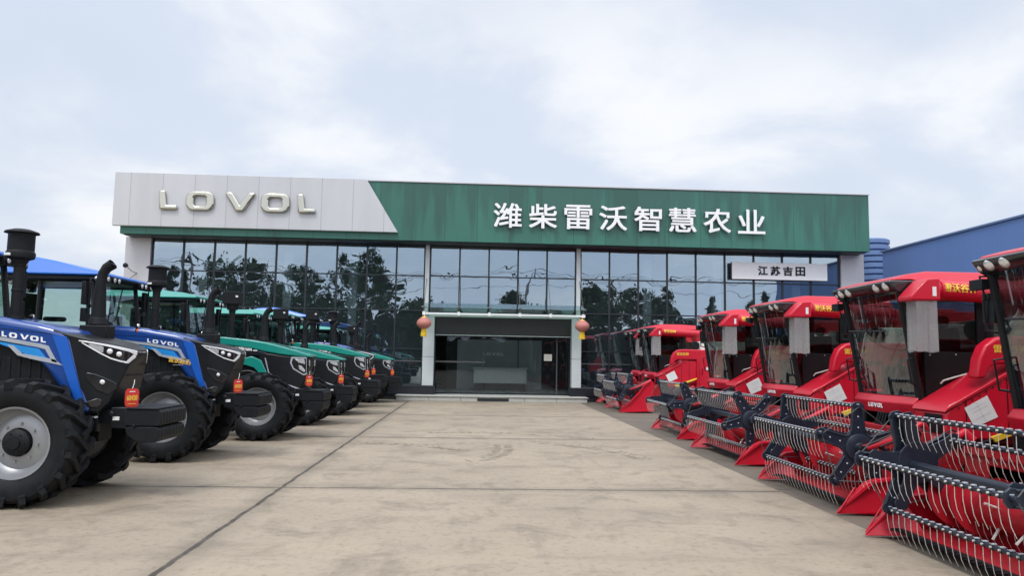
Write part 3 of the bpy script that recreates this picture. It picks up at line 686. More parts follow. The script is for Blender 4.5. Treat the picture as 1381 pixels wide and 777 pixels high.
def placard(name_label, loc, body, rz):
    e=empty('placard',loc); e.rotation_euler=(0,0,rz)
    mb=MB(); n=24; pts=[]
    for k in range(n):
        t=2*pi*k/n; c_,s_=cos(t),sin(t)
        pts.append((.075*math.copysign(abs(c_)**.45,c_), .105*math.copysign(abs(s_)**.45,s_)))
    mb.prism(pts,lambda u,v:(u,0,v),lambda u,v:(u,-.006,v)); b=mb.build('board','placard',e,smooth=30)
    t=MB(); text(t,body,lambda u,v,d:(-.058+.116*u,-.0065-d,-.03+.06*v),0,.001,.02); t.box(-.03,.03,-.008,-.0068,.065,.075,1); t.box(-.045,.045,-.008,-.0068,-.07,-.062)
    t.build('lettering',['gold','white'],b,smooth=0)
    h=MB(); h.path([(0,.0,.10),(.02,.01,.16),(.03,.03,.2)],.004,5); h.build('hanging_string','paper',e)
    return tag(e,name_label,'placard','red placards hanging from the tractor noses')

Tblue=make_blue(); Tgreen=make_green()
TR=[('b',-4.75,8.82,1.0,0,'nearest blue tractor, its front wheel and hood cut by the photo edge'),
    ('b',-4.62,12.15,1.0,0,'blue tractor with gold sticker on its hood, second in the row'),
    ('g',-4.05,15.0,1.0,0,'teal tractor with white lettered black side, next to the gold-stickered blue one'),
    ('g',-3.93,18.05,.95,0,'smaller teal tractor with low lamps, second of the teal ones'),
    ('g',-3.78,21.0,1.0,0,'teal tractor third of its colour, just before the far blue one'),
    ('b',-4.08,23.85,1.0,0,'blue tractor between two teal ones near the dark glass front'),
    ('g',-3.62,26.4,.93,0,'last teal tractor of the row, closest to the glass showroom')]
used=set(); tractors=[]
for kind,x,y,sc,rz,lab in TR:
    src=Tblue if kind=='b' else Tgreen
    o=src if kind not in used else copy_tree(src)
    used.add(kind); o.location=(x,y,0); o.rotation_euler=(0,0,rz); o.scale=(sc,)*3
    tag(o,lab,'tractor','tractors parked in a row'); tractors.append(o)
# gold sticker on the second tractor
st=MB(); text(st,'雷沃欧豹',lambda u,v,d:(-.09+.34*u,-.427-d,1.485+.085*v-.05*u),0,.003,.011); st.box(-.02,.14,-.431,-.428,1.435,1.442,1)
st.build('hood_sticker',['gold','strip'],tractors[1],smooth=0)
PL=[(.93,'60420'),(.93,'60420'),(.84,'60420'),(.84,'60420'),(.84,'60420'),(.93,'60420'),(.84,'60420')]
PLL=['red placard with gold figures on the nearest blue tractor','red placard on the nose of the gold-stickered blue tractor','red placard under the lamp of the first teal tractor','red placard on the nose of the smaller teal tractor','red placard on the nose of the third teal tractor','red placard on the far blue tractor between teal ones','red placard on the last teal tractor by the glass']
for (dx,b_),t_,l_ in zip(PL,tractors,PLL):
    s_=t_.scale[0]; placard(l_,(t_.location.x+dx*s_,t_.location.y-(.25 if dx>.9 else .27)*s_,1.12*s_),b_,.80)

# ------------------------------------------------------------------ combine harvesters (front towards -x; origin at the divider tips)
DV={}
def make_combine():
    r=empty('combine_harvester')
    # ---- cab
    y0,y1=-.47,.87; zf=1.26; zt=2.52
    xa,xt=1.36,1.16      # windscreen bottom / top
    for y in (y0,y1):
        p=MB(); p.path([(xa+.02,y,1.22),(xa-.03,y,1.55),(xt,y,zt)],[.05,.045,.04],8); p.build('pillar','black',r)
    p=MB(); p.tube((2.25,y0,1.2),(2.25,y0,zt),.06,.06,8); p.build('pillar','black',r)
    p=MB(); p.tube((2.25,y1,1.2),(2.25,y1,zt),.06,.06,8); p.build('pillar','black',r)
    g=MB(); n=8; vs=[]
    for i in range(n+1):
        f=i/n; y=y0+(y1-y0)*f; bow=.10*sin(pi*f)
        vs+=[(xa-bow,y,1.26),(xt-bow,y,zt)]
    g.add(vs,[(2*i,2*i+2,2*i+3,2*i+1) for i in range(n)]); g.build('windscreen','cabglass',r,smooth=60)
    wp=MB(); wp.path([(xt-.12,.2,zt-.06),(xt-.06,.18,2.05),(xa-.12,.12,1.9)],.012,6); wp.path([(xt-.02,y0+.3,2.05),(xt-.1,y1-.3,2.07)],.012,6); wp.build('wiper','black',r)
    d=MB(); d.box(1.44,2.2,y0-.03,y0+.02,1.12,1.80); d.box(1.44,1.52,y0-.025,y0+.015,1.80,2.5); d.box(2.1,2.2,y0-.025,y0+.015,1.80,2.5)
    for xx,zz in ((1.5,1.16),(2.15,1.16),(1.5,1.76),(2.15,1.76),(1.82,1.77)): d.tube((xx,y0-.03,zz),(xx,y0-.036,zz),.008,.008,6,1)
    do=d.build('door',['doorblack','steel'],r,bevel=.004)
    h=MB(); h.path([(1.62,y0-.03,1.42),(1.64,y0-.06,1.46),(1.92,y0-.06,1.54),(1.95,y0-.03,1.52)],.011,6); 
    h.build('door_handle','steel',do); h=MB(); h.box(2.02,2.10,y0-.036,y0-.031,1.66,1.74); h.build('warning_label','white',do)
    g=MB(); g.quad((1.40,y0-.005,1.30),(1.46,y0-.005,1.30),(1.46,y0-.005,2.5),(1.20,y0-.005,2.5)); g.quad((1.52,y0-.005,1.8),(2.1,y0-.005,1.8),(2.1,y0-.005,2.5),(1.52,y0-.005,2.5)); g.build('door_glass','tintglass',r,smooth=0)
    g=MB(); g.quad((1.40,y1,1.30),(2.25,y1,1.30),(2.25,y1,2.5),(1.2,y1,2.5)); g.build('side_glass','tintglass',r,smooth=0)
    g=MB(); g.quad((2.25,y0,1.85),(2.25,y1,1.85),(2.25,y1,2.5),(2.25,y0,2.5)); g.build('rear_glass','cabglass',r,smooth=0)
    b=MB(); b.box(1.40,2.28,y0+.03,y1-.02,1.05,1.27); b.box(2.18,2.28,y0+.03,y1-.03,1.25,1.85); b.build('cab_floor','black',r,bevel=.02)
    st=MB(); st.box(1.85,2.15,-.05,.45,1.45,1.62); st.box(2.06,2.2,-.05,.45,1.6,2.12); st.box(2.05,2.15,.08,.32,2.12,2.28); st.build('seat','seat',r,bevel=.05,seg=3)
    sw=MB(); sw.path([(1.42,.2,1.27),(1.56,.2,1.72)],.035,8); sw.path([(1.56+.08*sin(t),.2+.16*cos(t),1.74+.10*sin(t)) for t in [2*pi*k/14 for k in range(15)]],.013,6); sw.box(1.42,1.6,-.36,-.12,1.27,1.62); sw.box(1.6,1.95,.5,.75,1.27,1.62); sw.path([(1.5,-.3,1.6),(1.46,-.3,1.78)],.012,6); sw.build('steering_column','black',r,bevel=.01)
    nt_=MB(); nt_.box(1.42,1.425,-.34,-.2,1.72,1.86); nt_.box(1.5,1.505,-.15,-.02,1.5,1.58,1); nt_.build('dash_notice',['cream','paper'],r,smooth=0)
    # bumper under the windscreen
    bp=MB(); n=8; vs=[]; fs=[]
    for i in range(n+1):
        f=i/n; y=y0-.03+(y1-y0+.06)*f; bow=.11*sin(pi*f)
        vs+=[(xa-.02-bow,y,1.25),(xa-.09-bow,y,1.17),(xa-.05-bow,y,1.03),(xa+.14,y,1.03),(xa+.14,y,1.25)]
    for i in range(n):
        a=5*i;c=a+5
        for j in range(5): fs.append((a+j,a+(j+1)%5,c+(j+1)%5,c+j))
    fs+=[(0,1,2,3,4),(5*n+4,5*n+3,5*n+2,5*n+1,5*n)]
    bp.add(vs,fs); bo=bp.build('bumper','red',r,bevel=.01)
    t=MB(); word_lovol(t,lambda u,v,dd:(xa-.075-.11*sin(pi*(.30+.0*u))-.022-.012*u-dd*.1 ,.33-.36*u,1.095+.052*v),0,.06); t.build('emblem','white',bo,smooth=30)
    # roof
    rf=MB(); tp=lambda x,z:1-.2*max(0,z-2.60)/.18
    yc=(y0+y1)/2; hw=(y1-y0)/2+.10
    poly=[(.96,2.655),(.98,2.685),(1.18,2.74),(1.55,2.785),(2.2,2.785),(3.0,2.74),(3.05,2.62),(1.50,2.60),(1.30,2.665),(1.15,2.665)]
    rf.prism(poly,lambda x,z:(x+(.10 if x<1.3 else 0),yc-hw*tp(x,z),z),lambda x,z:(x+(.10 if x<1.3 else 0),yc+hw*tp(x,z),z))
    ro=rf.build('roof','red',r,bevel=.03,seg=3)
    # centre of the front brim reaches further out
    vz=MB(); vz.pxz([(1.0,2.63),(1.02,2.655),(1.45,2.655),(1.44,2.46),(1.20,2.47),(1.08,2.53)],yc-hw+.04,yc+hw-.04); vz.build('visor','blackgloss',ro,bevel=.02)
    ul=MB(); ul.box(1.3,2.75,yc-hw+.06,yc+hw-.06,2.52,2.61); ul.build('roof_liner','black',ro,bevel=.02)
    for yy in (-.40,-.18,.52,.72,.90):
        l=MB(); lamp(l,(1.035 if yy<.85 else 1.06,yy,2.585),.058,(-1,-.25 if yy<.85 else .3,-.55),.05,0,1); l.build('work_lamp',['blackgloss','lens'],ro)
    for y,s in ((y0,-1),(y1,1)):
        m_=MB(); yb=y+s*.16 if s>0 else y-.04
        if s>0:
            m_.path([(1.2,y,2.50),(1.10,yb-.08,2.50),(1.15,yb-.08,2.28)],.014,6); m_.box(1.17,1.22,yb-.16,yb+.0,2.05,2.34)
            m_.box(1.06,1.14,yb-.16,yb+.02,2.37,2.47)
            m_.path([(1.24,y+.02,2.30),(1.14,y+.1,2.28),(1.16,y+.1,1.98),(1.28,y+.02,1.95)],.014,6)
            m_.build('mirror','black',r,bevel=.015)
        gr=MB(); gr.path([(1.30,y+s*.02,1.72),(1.20,y+s*.07,1.70),(1.24,y+s*.07,1.42),(1.34,y+s*.02,1.40)],.013,6); gr.build('grab_rail','black',r)
    # ---- unloading auger along the near side of the roof
    au=MB(); ya=-.70
    au.path([(1.40,ya,2.53),(2.9,ya+.03,2.47)],.118,18); au.path([(2.9,ya+.03,2.47),(3.0,ya+.06,2.46),(3.06,ya+.12,2.36),(3.08,ya+.16,2.0)],[.118,.12,.12,.12],16)
    au.lathe([(.135,-.02),(.14,0),(.135,.02)],(2.88,ya+.03,2.47),'x',18); au.lathe([(.13,-.015),(.132,0),(.13,.015)],(1.50,ya,2.525),'x',18)
    ao=au.build('unloading_auger','red',r,bevel=0)
    sp=MB(); sp.pxz([(1.08,2.385),(1.08,2.44),(1.18,2.545),(1.28,2.645),(1.44,2.655),(1.44,2.39)],ya-.15,ya+.13)
    so=sp.build('spout','red',ao,bevel=.018)
    wt=MB(); wt.box(1.34,1.385,ya-.154,ya-.151,2.44,2.55); wt.build('warning_label','paper',so,smooth=0)
    wt=MB(); text(wt,'雷沃谷神',lambda u,v,d:(1.50+.40*u,ya-.120-d+.03*abs(v-.35),2.50+.105*v-.015*u),0,.003,.011); wt.build('gold_lettering','gold',ao,smooth=0)
    cu=MB(); xs0,xs1=1.15,1.40; ys0,ys1=ya-.13,ya+.07
    def folded(a,b,zb):
        nn=14; vs=[]
        for i in range(nn+1):
            f=i/nn; k=.007*sin(f*7)+.003*sin(f*15)
            x=a[0]+(b[0]-a[0])*f; y=a[1]+(b[1]-a[1])*f
            dx,dy=(b[1]-a[1]),-(b[0]-a[0]); q=sqrt(dx*dx+dy*dy); dx/=q; dy/=q
            vs+=[(x+dx*k*.3,y+dy*k*.3,2.40),(x+dx*k*1.2,y+dy*k*1.2,2.1),(x+dx*k*2,y+dy*k*2,zb+.01*sin(f*7))]
        cu.add(vs,[(3*i+j,3*i+3+j,3*i+4+j,3*i+1+j) for i in range(nn) for j in (0,1)])
    folded((xs0,ys0),(xs1,ys0),1.79); folded((xs0,ys1),(xs1,ys1),1.80); folded((xs0,ys0),(xs0,ys1),1.79); folded((xs1,ys0),(xs1,ys1),1.80)
    cu.build('plastic_chute','curtain',so,smooth=60)
    # ---- sloping feeder house on the near side
    fy0,fy1=-1.16,-.52
    f=MB(); f.pxz([(1.27,.84),(1.27,1.10),(1.33,1.16),(2.14,1.615),(2.45,1.63),(2.45,.95),(1.75,.82)],fy0+.04,fy1)
    fo=f.build('feeder_house','red',r,bevel=.02)
    e=MB(); e.pxz([(1.25,1.12),(1.28,1.175),(2.12,1.655),(2.14,1.615)],fy0+.02,fy1+.02); e.pxz([(1.75,.86),(1.80,.80),(2.45,1.05),(2.45,1.1)],fy0+.0,fy0+.03,1)
    e.build('feeder_cover',['red','yellow'],fo,bevel=.008)
    k=MB(); k.box(1.258,1.266,fy0+.10,fy1-.22,.88,1.09); k.build('inspection_opening','black',fo,smooth=0)
    th=MB(); th.pxz([(.95,.22),(1.0,.62),(1.22,.86),(1.75,.84),(1.30,.22)],fy0+.14,fy1-.02); th.build('feeder_throat','reddull',fo,bevel=.02)  # shadow below the feeder put into the throat's darker red
    sm=MB()
    for xx in (1.50,1.98,2.22): sm.box(xx,xx+.008,fy0+.034,fy0+.042,.86 if xx<1.8 else .95,1.20+(xx-1.4)*.5)
    for q in range(9): sm.tube((1.42+q*.08,fy0+.03,1.17+q*.047),(1.42+q*.08,fy0+.046,1.17+q*.047),.008,.008,6)
    sm.path([(1.30,fy0+.02,.80),(1.55,fy0+.0,.78),(1.9,fy0+.02,.86),(2.3,fy0+.02,.98)],.014,6); sm.path([(1.28,fy0+.05,.75),(1.6,fy0+.03,.74),(2.0,fy0+.05,.84)],.011,6)
    sm.build('seam_and_hose','black',fo)
    lb=MB(); c0=Vector((1.67,0,1.13)); a_=radians(26)
    ux=Vector((cos(a_),0,sin(a_))); uz=Vector((-sin(a_),0,cos(a_))); yy=fy0+.036
    def Q(u,v,dd): p=c0+ux*u+uz*v; return (p.x,yy-dd,p.z)
    lb.prism([(-.15,-.12),(.15,-.13),(.15,.13),(-.15,.12)],lambda u,v:Q(u,v,0),lambda u,v:Q(u,v,.004))
    for q in (-.05,.03,.07): lb.prism([(-.10,q),(.10,q),(.10,q+.006),(-.10,q+.006)],lambda u,v:Q(u,v,.004),lambda u,v:Q(u,v,.005),1)
    lb.prism([(-.002,-.12),(.002,-.12),(.002,.12),(-.002,.12)],lambda u,v:Q(u,v,.004),lambda u,v:Q(u,v,.005),1)
    lb.build('paper_label',['paper','clip'],fo,smooth=0)
    l2=MB(); l2.prism([(-.05,.15),(.10,.15),(.10,.19),(-.05,.19)],lambda u,v:Q(u-.25,v+.03,0),lambda u,v:Q(u-.25,v+.03,.003)); l2.build('warning_label','paper',fo,smooth=0)
    # ---- body, arch panel, tank
    bd=MB(); bd.pxz([(1.95,.78),(2.45,.75),(4.4,.85),(4.75,1.2),(4.75,1.85),(4.5,1.95),(2.6,1.97),(2.4,1.9),(2.3,1.75)],-1.0,1.0); bo=bd.build('body','red',r,bevel=.03,seg=3)
    ar=MB(); ar.pxz([(1.62, 1.5), (1.66, 1.72), (1.73, 1.87), (1.85, 1.955), (2.0, 1.98), (3.6, 1.97), (3.7, 1.85), (3.75, 0.8), (2.45, 0.78), (2.45, 1.66), (1.87, 1.66), (1.78, 1.62), (1.72, 1.5)],-1.16,-.98); ao2=ar.build('side_panel','red',bo,bevel=.03,seg=3)
    t=MB(); text(t,'雷沃谷神',lambda u,v,d:(1.82+.38*u,-1.161-d,1.79+.09*v),0,.003,.011); t.build('gold_lettering','gold',ao2,smooth=0)
    sl_=MB(); sl_.box(2.52,2.53,-1.166,-1.158,.80,1.62); sl_.box(3.3,3.308,-1.166,-1.158,.82,1.95); sl_.path([(2.62,-1.16,1.2),(2.62,-1.19,1.22),(2.62,-1.19,1.36),(2.62,-1.16,1.38)],.01,6); sl_.build('panel_latch','black',ao2)
    wl=MB()
    for xx,zz in ((2.75,1.35),(3.05,1.38),(3.08,1.08)): wl.box(xx,xx+.06,-1.164,-1.161,zz,zz+.09)
    wl.build('warning_label','paper',ao2,smooth=0)
    tk=MB(); tk.box(2.62,4.2,-.95,.95,1.96,2.24); tk.build('tank_lid','cream',bo,bevel=.02)
    pl=MB(); pl.lathe([(.02,-.02),(.13,-.02),(.14,-.0),(.13,.02),(.02,.02)],(2.45,-1.02,2.10),'y',20); pl.lathe([(.01,-.03),(.05,-.03),(.05,.0)],(2.45,-1.02,2.10),'y',12); pl.tube((2.45,-1.0,2.1),(2.45,-.6,2.1),.03,.03,8); pl.build('pulley','matte',bo)
    en=MB(); en.box(3.3,4.5,-.7,.7,2.24,2.55); en.box(4.0,4.3,-.3,.3,2.55,2.62); en.tube((4.35,.5,2.5),(4.35,.5,2.95),.05,.05,10); en.build('engine_cover','reddull',bo,bevel=.03)
    sh=MB(); sh.pxz([(4.7,1.9),(5.3,1.5),(5.3,.8),(4.7,1.0)],-.8,.8); sh.build('straw_hood','red',bo,bevel=.03)
    ch=MB(); ch.box(1.7,4.6,-.55,.55,.55,.9); ch.tube((1.95,-.8,.62),(1.95,.8,.62),.10,.10,10); ch.tube((4.15,-.8,.45),(4.15,.8,.45),.06,.06,10); ch.box(1.0,1.7,-.4,.8,.55,.75); ch.box(1.35,1.55,.75,.95,.35,1.2); ch.build('chassis','matte',r,bevel=.02)
    for s in (-1,1):
        wheel(r,(1.98,s*.80,.62),.62,.40,.33,17,s,WM,rimmat='reddull'); wheel(r,(4.15,s*.80,.42),.42,.26,.22,15,s,WM,rimmat='reddull')
    # ---- header
    hy=1.13
    hd=MB(); hd.pxz([(.30,.09),(.30,.075),(.62,.05),(1.02,.08),(1.06,.30),(1.05,.86),(1.00,.86),(1.0,.36),(.94,.18),(.80,.11),(.6,.085)],-hy,hy)
    hd.box(.98,1.10,-hy,hy,.80,.90)
    ho=hd.build('header_trough','reddull',r,bevel=.008)
    kn=MB()
    kn.box(.27,.32,-hy+.02,hy-.02,.085,.10)
    k=0
    while -hy+.06+k*.0762<hy-.04:
        y=-hy+.06+k*.0762
        kn.add([(.28,y-.02,.10),(.28,y+.02,.10),(.17,y,.095),(.28,y-.02,.08),(.28,y+.02,.08)],[(0,2,1),(3,4,2),(0,3,2),(1,2,4),(0,1,4,3)]); k+=1
    kn.build('cutter_bar','matte',ho,smooth=0)
    ag=MB(); ag.tube((.76,-hy+.03,.42),(.76,hy-.03,.42),.165,.165,28)
    for s in (-1,1):
        a0=None; st_=90; turns=2.4; vs=[]; fs=[]
        for i in range(st_+1):
            t=i/st_; y=s*(hy-.05-(hy-.36)*t); th=s*2*pi*turns*t
            for rr in (.16,.265): vs.append((.76+rr*cos(th),y,.42+rr*sin(th)))
        for i in range(st_): fs.append((2*i,2*i+1,2*i+3,2*i+2))
        ag.add(vs,fs,0)
    for k in range(10):
        t=k*1.3; y=-.3+k*.066; ag.tube((.76+.15*cos(t),y,.42+.15*sin(t)),(.76+.27*cos(t),y,.42+.27*sin(t)),.012,.012,6,1)
    ago=ag.build('feed_auger',['reddull','steel'],ho,recalc=True)
    for s in (-1,1):
      for tall in ((False,True) if s<0 else (False,)):
        dv=MB(); y=s*hy
        ou=s*.05
        if tall: A=[(0,.015),(.02,.05),(.34,.33),(.62,.62),(.78,.84),(.98,.95),(1.10,.93),(1.10,.06),(.5,.03)]; Bp=[(0,.015),(.02,.055),(.36,.36),(.64,.65),(.80,.88),(.98,1.0),(1.0,.96),(.80,.82),(.64,.58),(.36,.29)]
        else: A=[(0,.015),(.02,.05),(.28,.30),(.40,.36),(.70,.40),(1.10,.50),(1.10,.06),(.5,.03)]; Bp=[(0,.015),(.02,.055),(.30,.335),(.40,.385),(.70,.42),(.70,.39),(.41,.35),(.30,.28)]
        dv.prism(A,lambda x,z:(x,y,z),lambda x,z:(x,y+ou*.35,z))
        dv.prism(Bp,lambda x,z:(x,y-s*.02*min(1,x*3),z),lambda x,z:(x,y+s*.07*min(1,.15+x*3),z))
        dv.add([(0,y,.015),(.50,y-s*.16,.05),(.40,y,.34),(.50,y,.05)],[(0,1,2),(0,3,1),(1,3,2)])
        dv.add([(0,y,.012),(.55,y+s*.085,.03),(1.08,y+s*.085,.06),(1.08,y,.06),(.5,y,.02)],[(0,1,2,3,4)])
        dv.tube((.02,y+s*.03,.04),(.20,y+s*.03,.30),.010,.010,6)
        if tall:
            dvo2=dv.build('divider','red',ho,bevel=.004); DV['tall']=dvo2.data; bpy.data.objects.remove(dvo2)
        else:
            dvo=dv.build('divider','red',ho,bevel=.004)
            if s<0: DV['low']=dvo.data
      if True:
        ra=MB(); ra.path([(.30,s*(hy-.03),.70),(.62,s*(hy-.02),.80),(1.0,s*(hy-.02),1.0),(1.06,s*(hy-.05),.92)],[.036,.042,.045,.045],10); ra.tube((.50,s*(hy-.02),.74),(.92,s*(hy-.02),.52),.018,.022,8,1)
        ra.tube((.31,s*(hy-.06),.70),(.31,s*(hy+.03),.70),.05,.05,12,1)
        ra.build('reel_arm',['red','matte'],ho,bevel=.004)
        hz=MB(); hz.path([(.34,s*(hy-.0),.74),(.6,s*(hy+.02),.86),(.9,s*(hy+.01),1.02),(1.05,s*(hy-.06),.9),(1.06,s*(hy-.2),.6)],.011,6); hz.path([(.5,s*(hy+.01),.74),(.7,s*(hy+.03),.82),(.95,s*(hy+.02),.92),(1.08,s*(hy-.1),.7)],.009,6); hz.build('reel_hose','black',ho)
    for s in (-1,1):
        gd=MB(); gd.path([(.50+.26*cos(t),s*(hy-.16),.62+.30*sin(t)) for t in [radians(110+9*k) for k in range(9)]],[.004]+[.014]*7+[.004],6); gd.build('belt_guard','white',ho)
    # hoses and a dark drive box between header and cab
    hs=MB()
    for k in range(4): hs.path([(1.0,-.3+.06*k,.85),(1.05,-.32+.06*k,1.05),(1.25,-.3+.05*k,1.02),(1.4,-.28+.05*k,.8)],.012,6)
    hs.build('hydraulic_hose','black',r)
    # reel
    rl=empty('reel',(.34,0,.71),r); ry=1.03; R=.455
    sh=MB(); sh.tube((0,-ry,0),(0,ry,0),.045,.045,14); sh.build('reel_shaft','navy',rl)
    phase=radians(102)
    rl['phase']=phase
    for s in (-1,1):
        sp=MB(); y=s*(ry-.05)
        nseg=5; pts=[]
        for k in range(nseg):
            t=phase+k*2*pi/5
            for dt,rr in ((-.62,.175),(-.42,.20),(-.28,.26),(-.175,.36),(-.15,R+.02),(-.07,R+.05),(.07,R+.05),(.15,R+.02),(.175,.36),(.28,.26),(.42,.20)):
                pts.append((rr*cos(t+dt),rr*sin(t+dt)))
        sp.prism(pts,lambda u,v:(u,y-.012,v),lambda u,v:(u,y+.012,v))
        sp.lathe([(.03,0),(.15,0),(.15,-.02),(.11,-.035),(.05,-.035),(.05,-.06),(.03,-.06)],(0,y+(.012 if s>0 else -.012),0),'y',24) if s<0 else sp.lathe([(.03,0),(.15,0),(.15,.02),(.11,.035),(.05,.035),(.05,.06),(.03,.06)],(0,y+.012,0),'y',24)
        for k in range(5):
            t=phase+k*2*pi/5
            for rr in (.22,.34):
                sp.tube((rr*cos(t),y-.02,rr*sin(t)),(rr*cos(t),y+.02,rr*sin(t)),.010,.010,6,1)
            # raised rib along each arm
            a=Vector((cos(t),0,sin(t))); b=Vector((-sin(t),0,cos(t)))
            for q in (-1,1):
                P=[a*.17+b*(q*.07),a*R*.95+b*(q*.055)]
                sp.path([(p.x,y-.014,p.z) for p in P],.011,5); sp.path([(p.x,y+.014,p.z) for p in P],.011,5)
        sp.build('spider',['navy','clip'],rl,bevel=.004)
        s2=MB(); y2=y-s*.085
        s2.prism([(.055+u*.93,.03+v*.93) for u,v in pts],lambda u,v:(u,y2-.008,v),lambda u,v:(u,y2+.008,v))
        s2.lathe([(.03,-.012),(.19,-.012),(.19,.012),(.03,.012)],(.055,y2,.03),'y',24)
        s2.build('control_spider','navy',rl,bevel=.003)
    for k in range(5):
        t=phase+k*2*pi/5; cx,cz=R*cos(t),R*sin(t)
        bt=MB(); bt.tube((cx,-ry-.02,cz),(cx,ry+.02,cz),.020,.020,8,0)
        bt.box(cx-.022,cx+.022,-ry,ry,cz-.006,cz+.012,0)
        nt_=22
        for i in range(nt_):
            y=-ry+.05+i*(2*ry-.1)/(nt_-1)
            bt.box(cx-.023,cx+.023,y-.011,y+.011,cz-.018,cz+.020,0); bt.box(cx-.016,cx+.016,y-.013,y+.013,cz+.0205,cz+.029,2); bt.tube((cx-.036,y,cz+.004),(cx+.036,y,cz+.004),.009,.009,6,1)
            bt.path([(cx-.02,y,cz),(cx-.018,y+.004,cz-.10),(cx-.002,y+.006,cz-.19),(cx+.035,y+.006,cz-.27)],[.0031,.0031,.003,.0022],5,1)
        bt.build('bat',['navy','steel','clip'],rl)
        t2=phase+(k+1)*2*pi/5
        for s in (-1,1):
            rd=MB(); rd.tube((cx,s*ry,cz),(R*cos(t2),s*ry,R*sin(t2)),.0055,.0055,5); rd.build('tie_rod','chain',rl)
    return r
CB=[(3.75,5.90,0,'nearest red harvester, its cab and reel cut by the photo edge'),
    (3.97,9.16,-13,'red harvester with milky chute before the blue warehouse, second in the row'),
    (4.11,12.78,20,'red harvester third in the row, cab just below the pale sign board'),
    (4.21,16.42,8,'red harvester fourth in the row, last before the gap'),
    (4.45,23.90,-20,'red harvester behind the gap, showing its red side panel and tall divider'),
    (4.58,26.72,30,'farthest red harvester, right against the dark glass front')]
Cp=make_combine(); combines=[]
for i,(x,y,ph,lab) in enumerate(CB):
    o=Cp if i==0 else copy_tree(Cp)
    o.location=(x,y,0); o.rotation_euler=(0,0,radians((.0,-.5,.7,-.6,.6,-.8)[i])); tag(o,lab,'combine harvester','red combine harvesters parked in a row'); combines.append(o)
# every reel has stopped at its own angle; turning bats keeps their tines hanging, so each reel is turned bat by bat
for o,(x,y,ph,lab) in zip(combines,CB):
    rl=[c for c in o.children if c.name.startswith('reel') and c.type=='EMPTY'][0]
    a=radians(ph)
    k=0
    for c in rl.children:
        if c.name.startswith('bat'):
            t=rl['phase']+k*2*pi/5; R=.455; k+=1
            c.location=(R*(cos(t+a)-cos(t)),0,R*(sin(t+a)-sin(t)))
        else: c.rotation_euler=(0,-a,0)
    del rl['phase']
    if y==23.90:
        for h_ in o.children:
            if h_.name.startswith('header'):
                for d_ in h_.children:
                    if d_.data==DV['low']: d_.data=DV['tall']

# ------------------------------------------------------------------ showroom building
B=empty('showroom_building',(0,28.5,0)); 
def part(mb,name,mats,parent=None,**k):
    p=parent or B
    o=mb.build(name,mats,p,**k); q=Vector((0,0,0)); e=p
    while e: q+=Vector(e.location); e=e.parent
    o.location=-q    # meshes below are written in world coordinates
    return o
YG=28.5
mb=MB(); mb.box(-13.12,15.2,27.6,28.9,5.94,8.16); fa=part(mb,'green_fascia','fascia',bevel=.01)
mb=MB(); mb.box(-13.0,15.1,27.7,28.52,5.90,5.938); part(mb,'soffit','mullion',fa)
mb=MB(); mb.box(-13.14,15.22,27.56,28.95,8.162,8.215); part(mb,'parapet_cap','alu',fa,bevel=.01)
mb=MB(); mb.prism([(-13.34,6.21),(-2.94,6.21),(-4.17,8.20),(-13.34,8.20)],lambda x,z:(x,27.42,z),lambda x,z:(x,27.595,z)); wp_=part(mb,'pale_sign_panel','panel',bevel=.012)
LX=-11.69; LW=5.72
for i in range(5):
    pass
mb=MB(); word_lovol(mb,lambda u,v,d:(LX+LW*u,27.40-d*1.0,6.825+.71*v),0,.11); part(mb,'chrome_lettering','brushed',wp_,bevel=.065,seg=3)
chs='潍柴雷沃智慧农业'; x0s=[.62+ (11.03-.62-1.06)*i/7 for i in range(8)]
for ch_,xx in zip(chs,x0s):
    mb=MB(); text(mb,ch_,lambda u,v,d:(xx+1.06*u,27.50-d,6.50+.94*v),0,.05,.014); part(mb,'white_character','white',fa,smooth=0)
    # stand-off pins
# masonry ends, roof, back
mb=MB(); mb.box(-13.23,-12.30,28.35,29.0,0,5.93); part(mb,'end_pier','alu')
mb=MB(); mb.box(-13.235,-12.295,28.343,28.352,4.03,4.05); mb.box(-13.235,-12.295,28.343,28.352,2.05,2.07); part(mb,'panel_seam','mullion')
mb=MB(); mb.box(14.42,15.35,28.35,29.0,0,5.93); part(mb,'end_pier','alu')
mb=MB(); mb.box(-13.2,-12.9,29.0,44,0,7.9); mb.box(14.95,15.2,29.0,44,0,7.9); mb.box(-13.2,15.2,43.7,44,0,7.9); part(mb,'wall','wallpale')
mb=MB(); mb.box(-12.9,14.95,28.9,43.7,7.5,7.7); part(mb,'roof','wallpale')
mb=MB(); mb.box(-12.9,14.95,28.7,43.7,.12,.2); part(mb,'interior_floor','infloor')
mb=MB(); mb.box(-12.9,14.95,28.75,43.7,5.6,5.7); part(mb,'interior_ceiling','inceil')
mb=MB(); mb.box(-12.9,-1.9,36.5,36.7,.2,5.6); mb.box(4.2,14.95,36.5,36.7,.2,5.6); part(mb,'interior_wall','inwall')
for xx in (-10.6,-7.4,-4.9,6.6,9.4,12.6):
    mb=MB(); mb.box(xx,xx+.32,28.72,28.95,.2,5.6); part(mb,'interior_column','white')
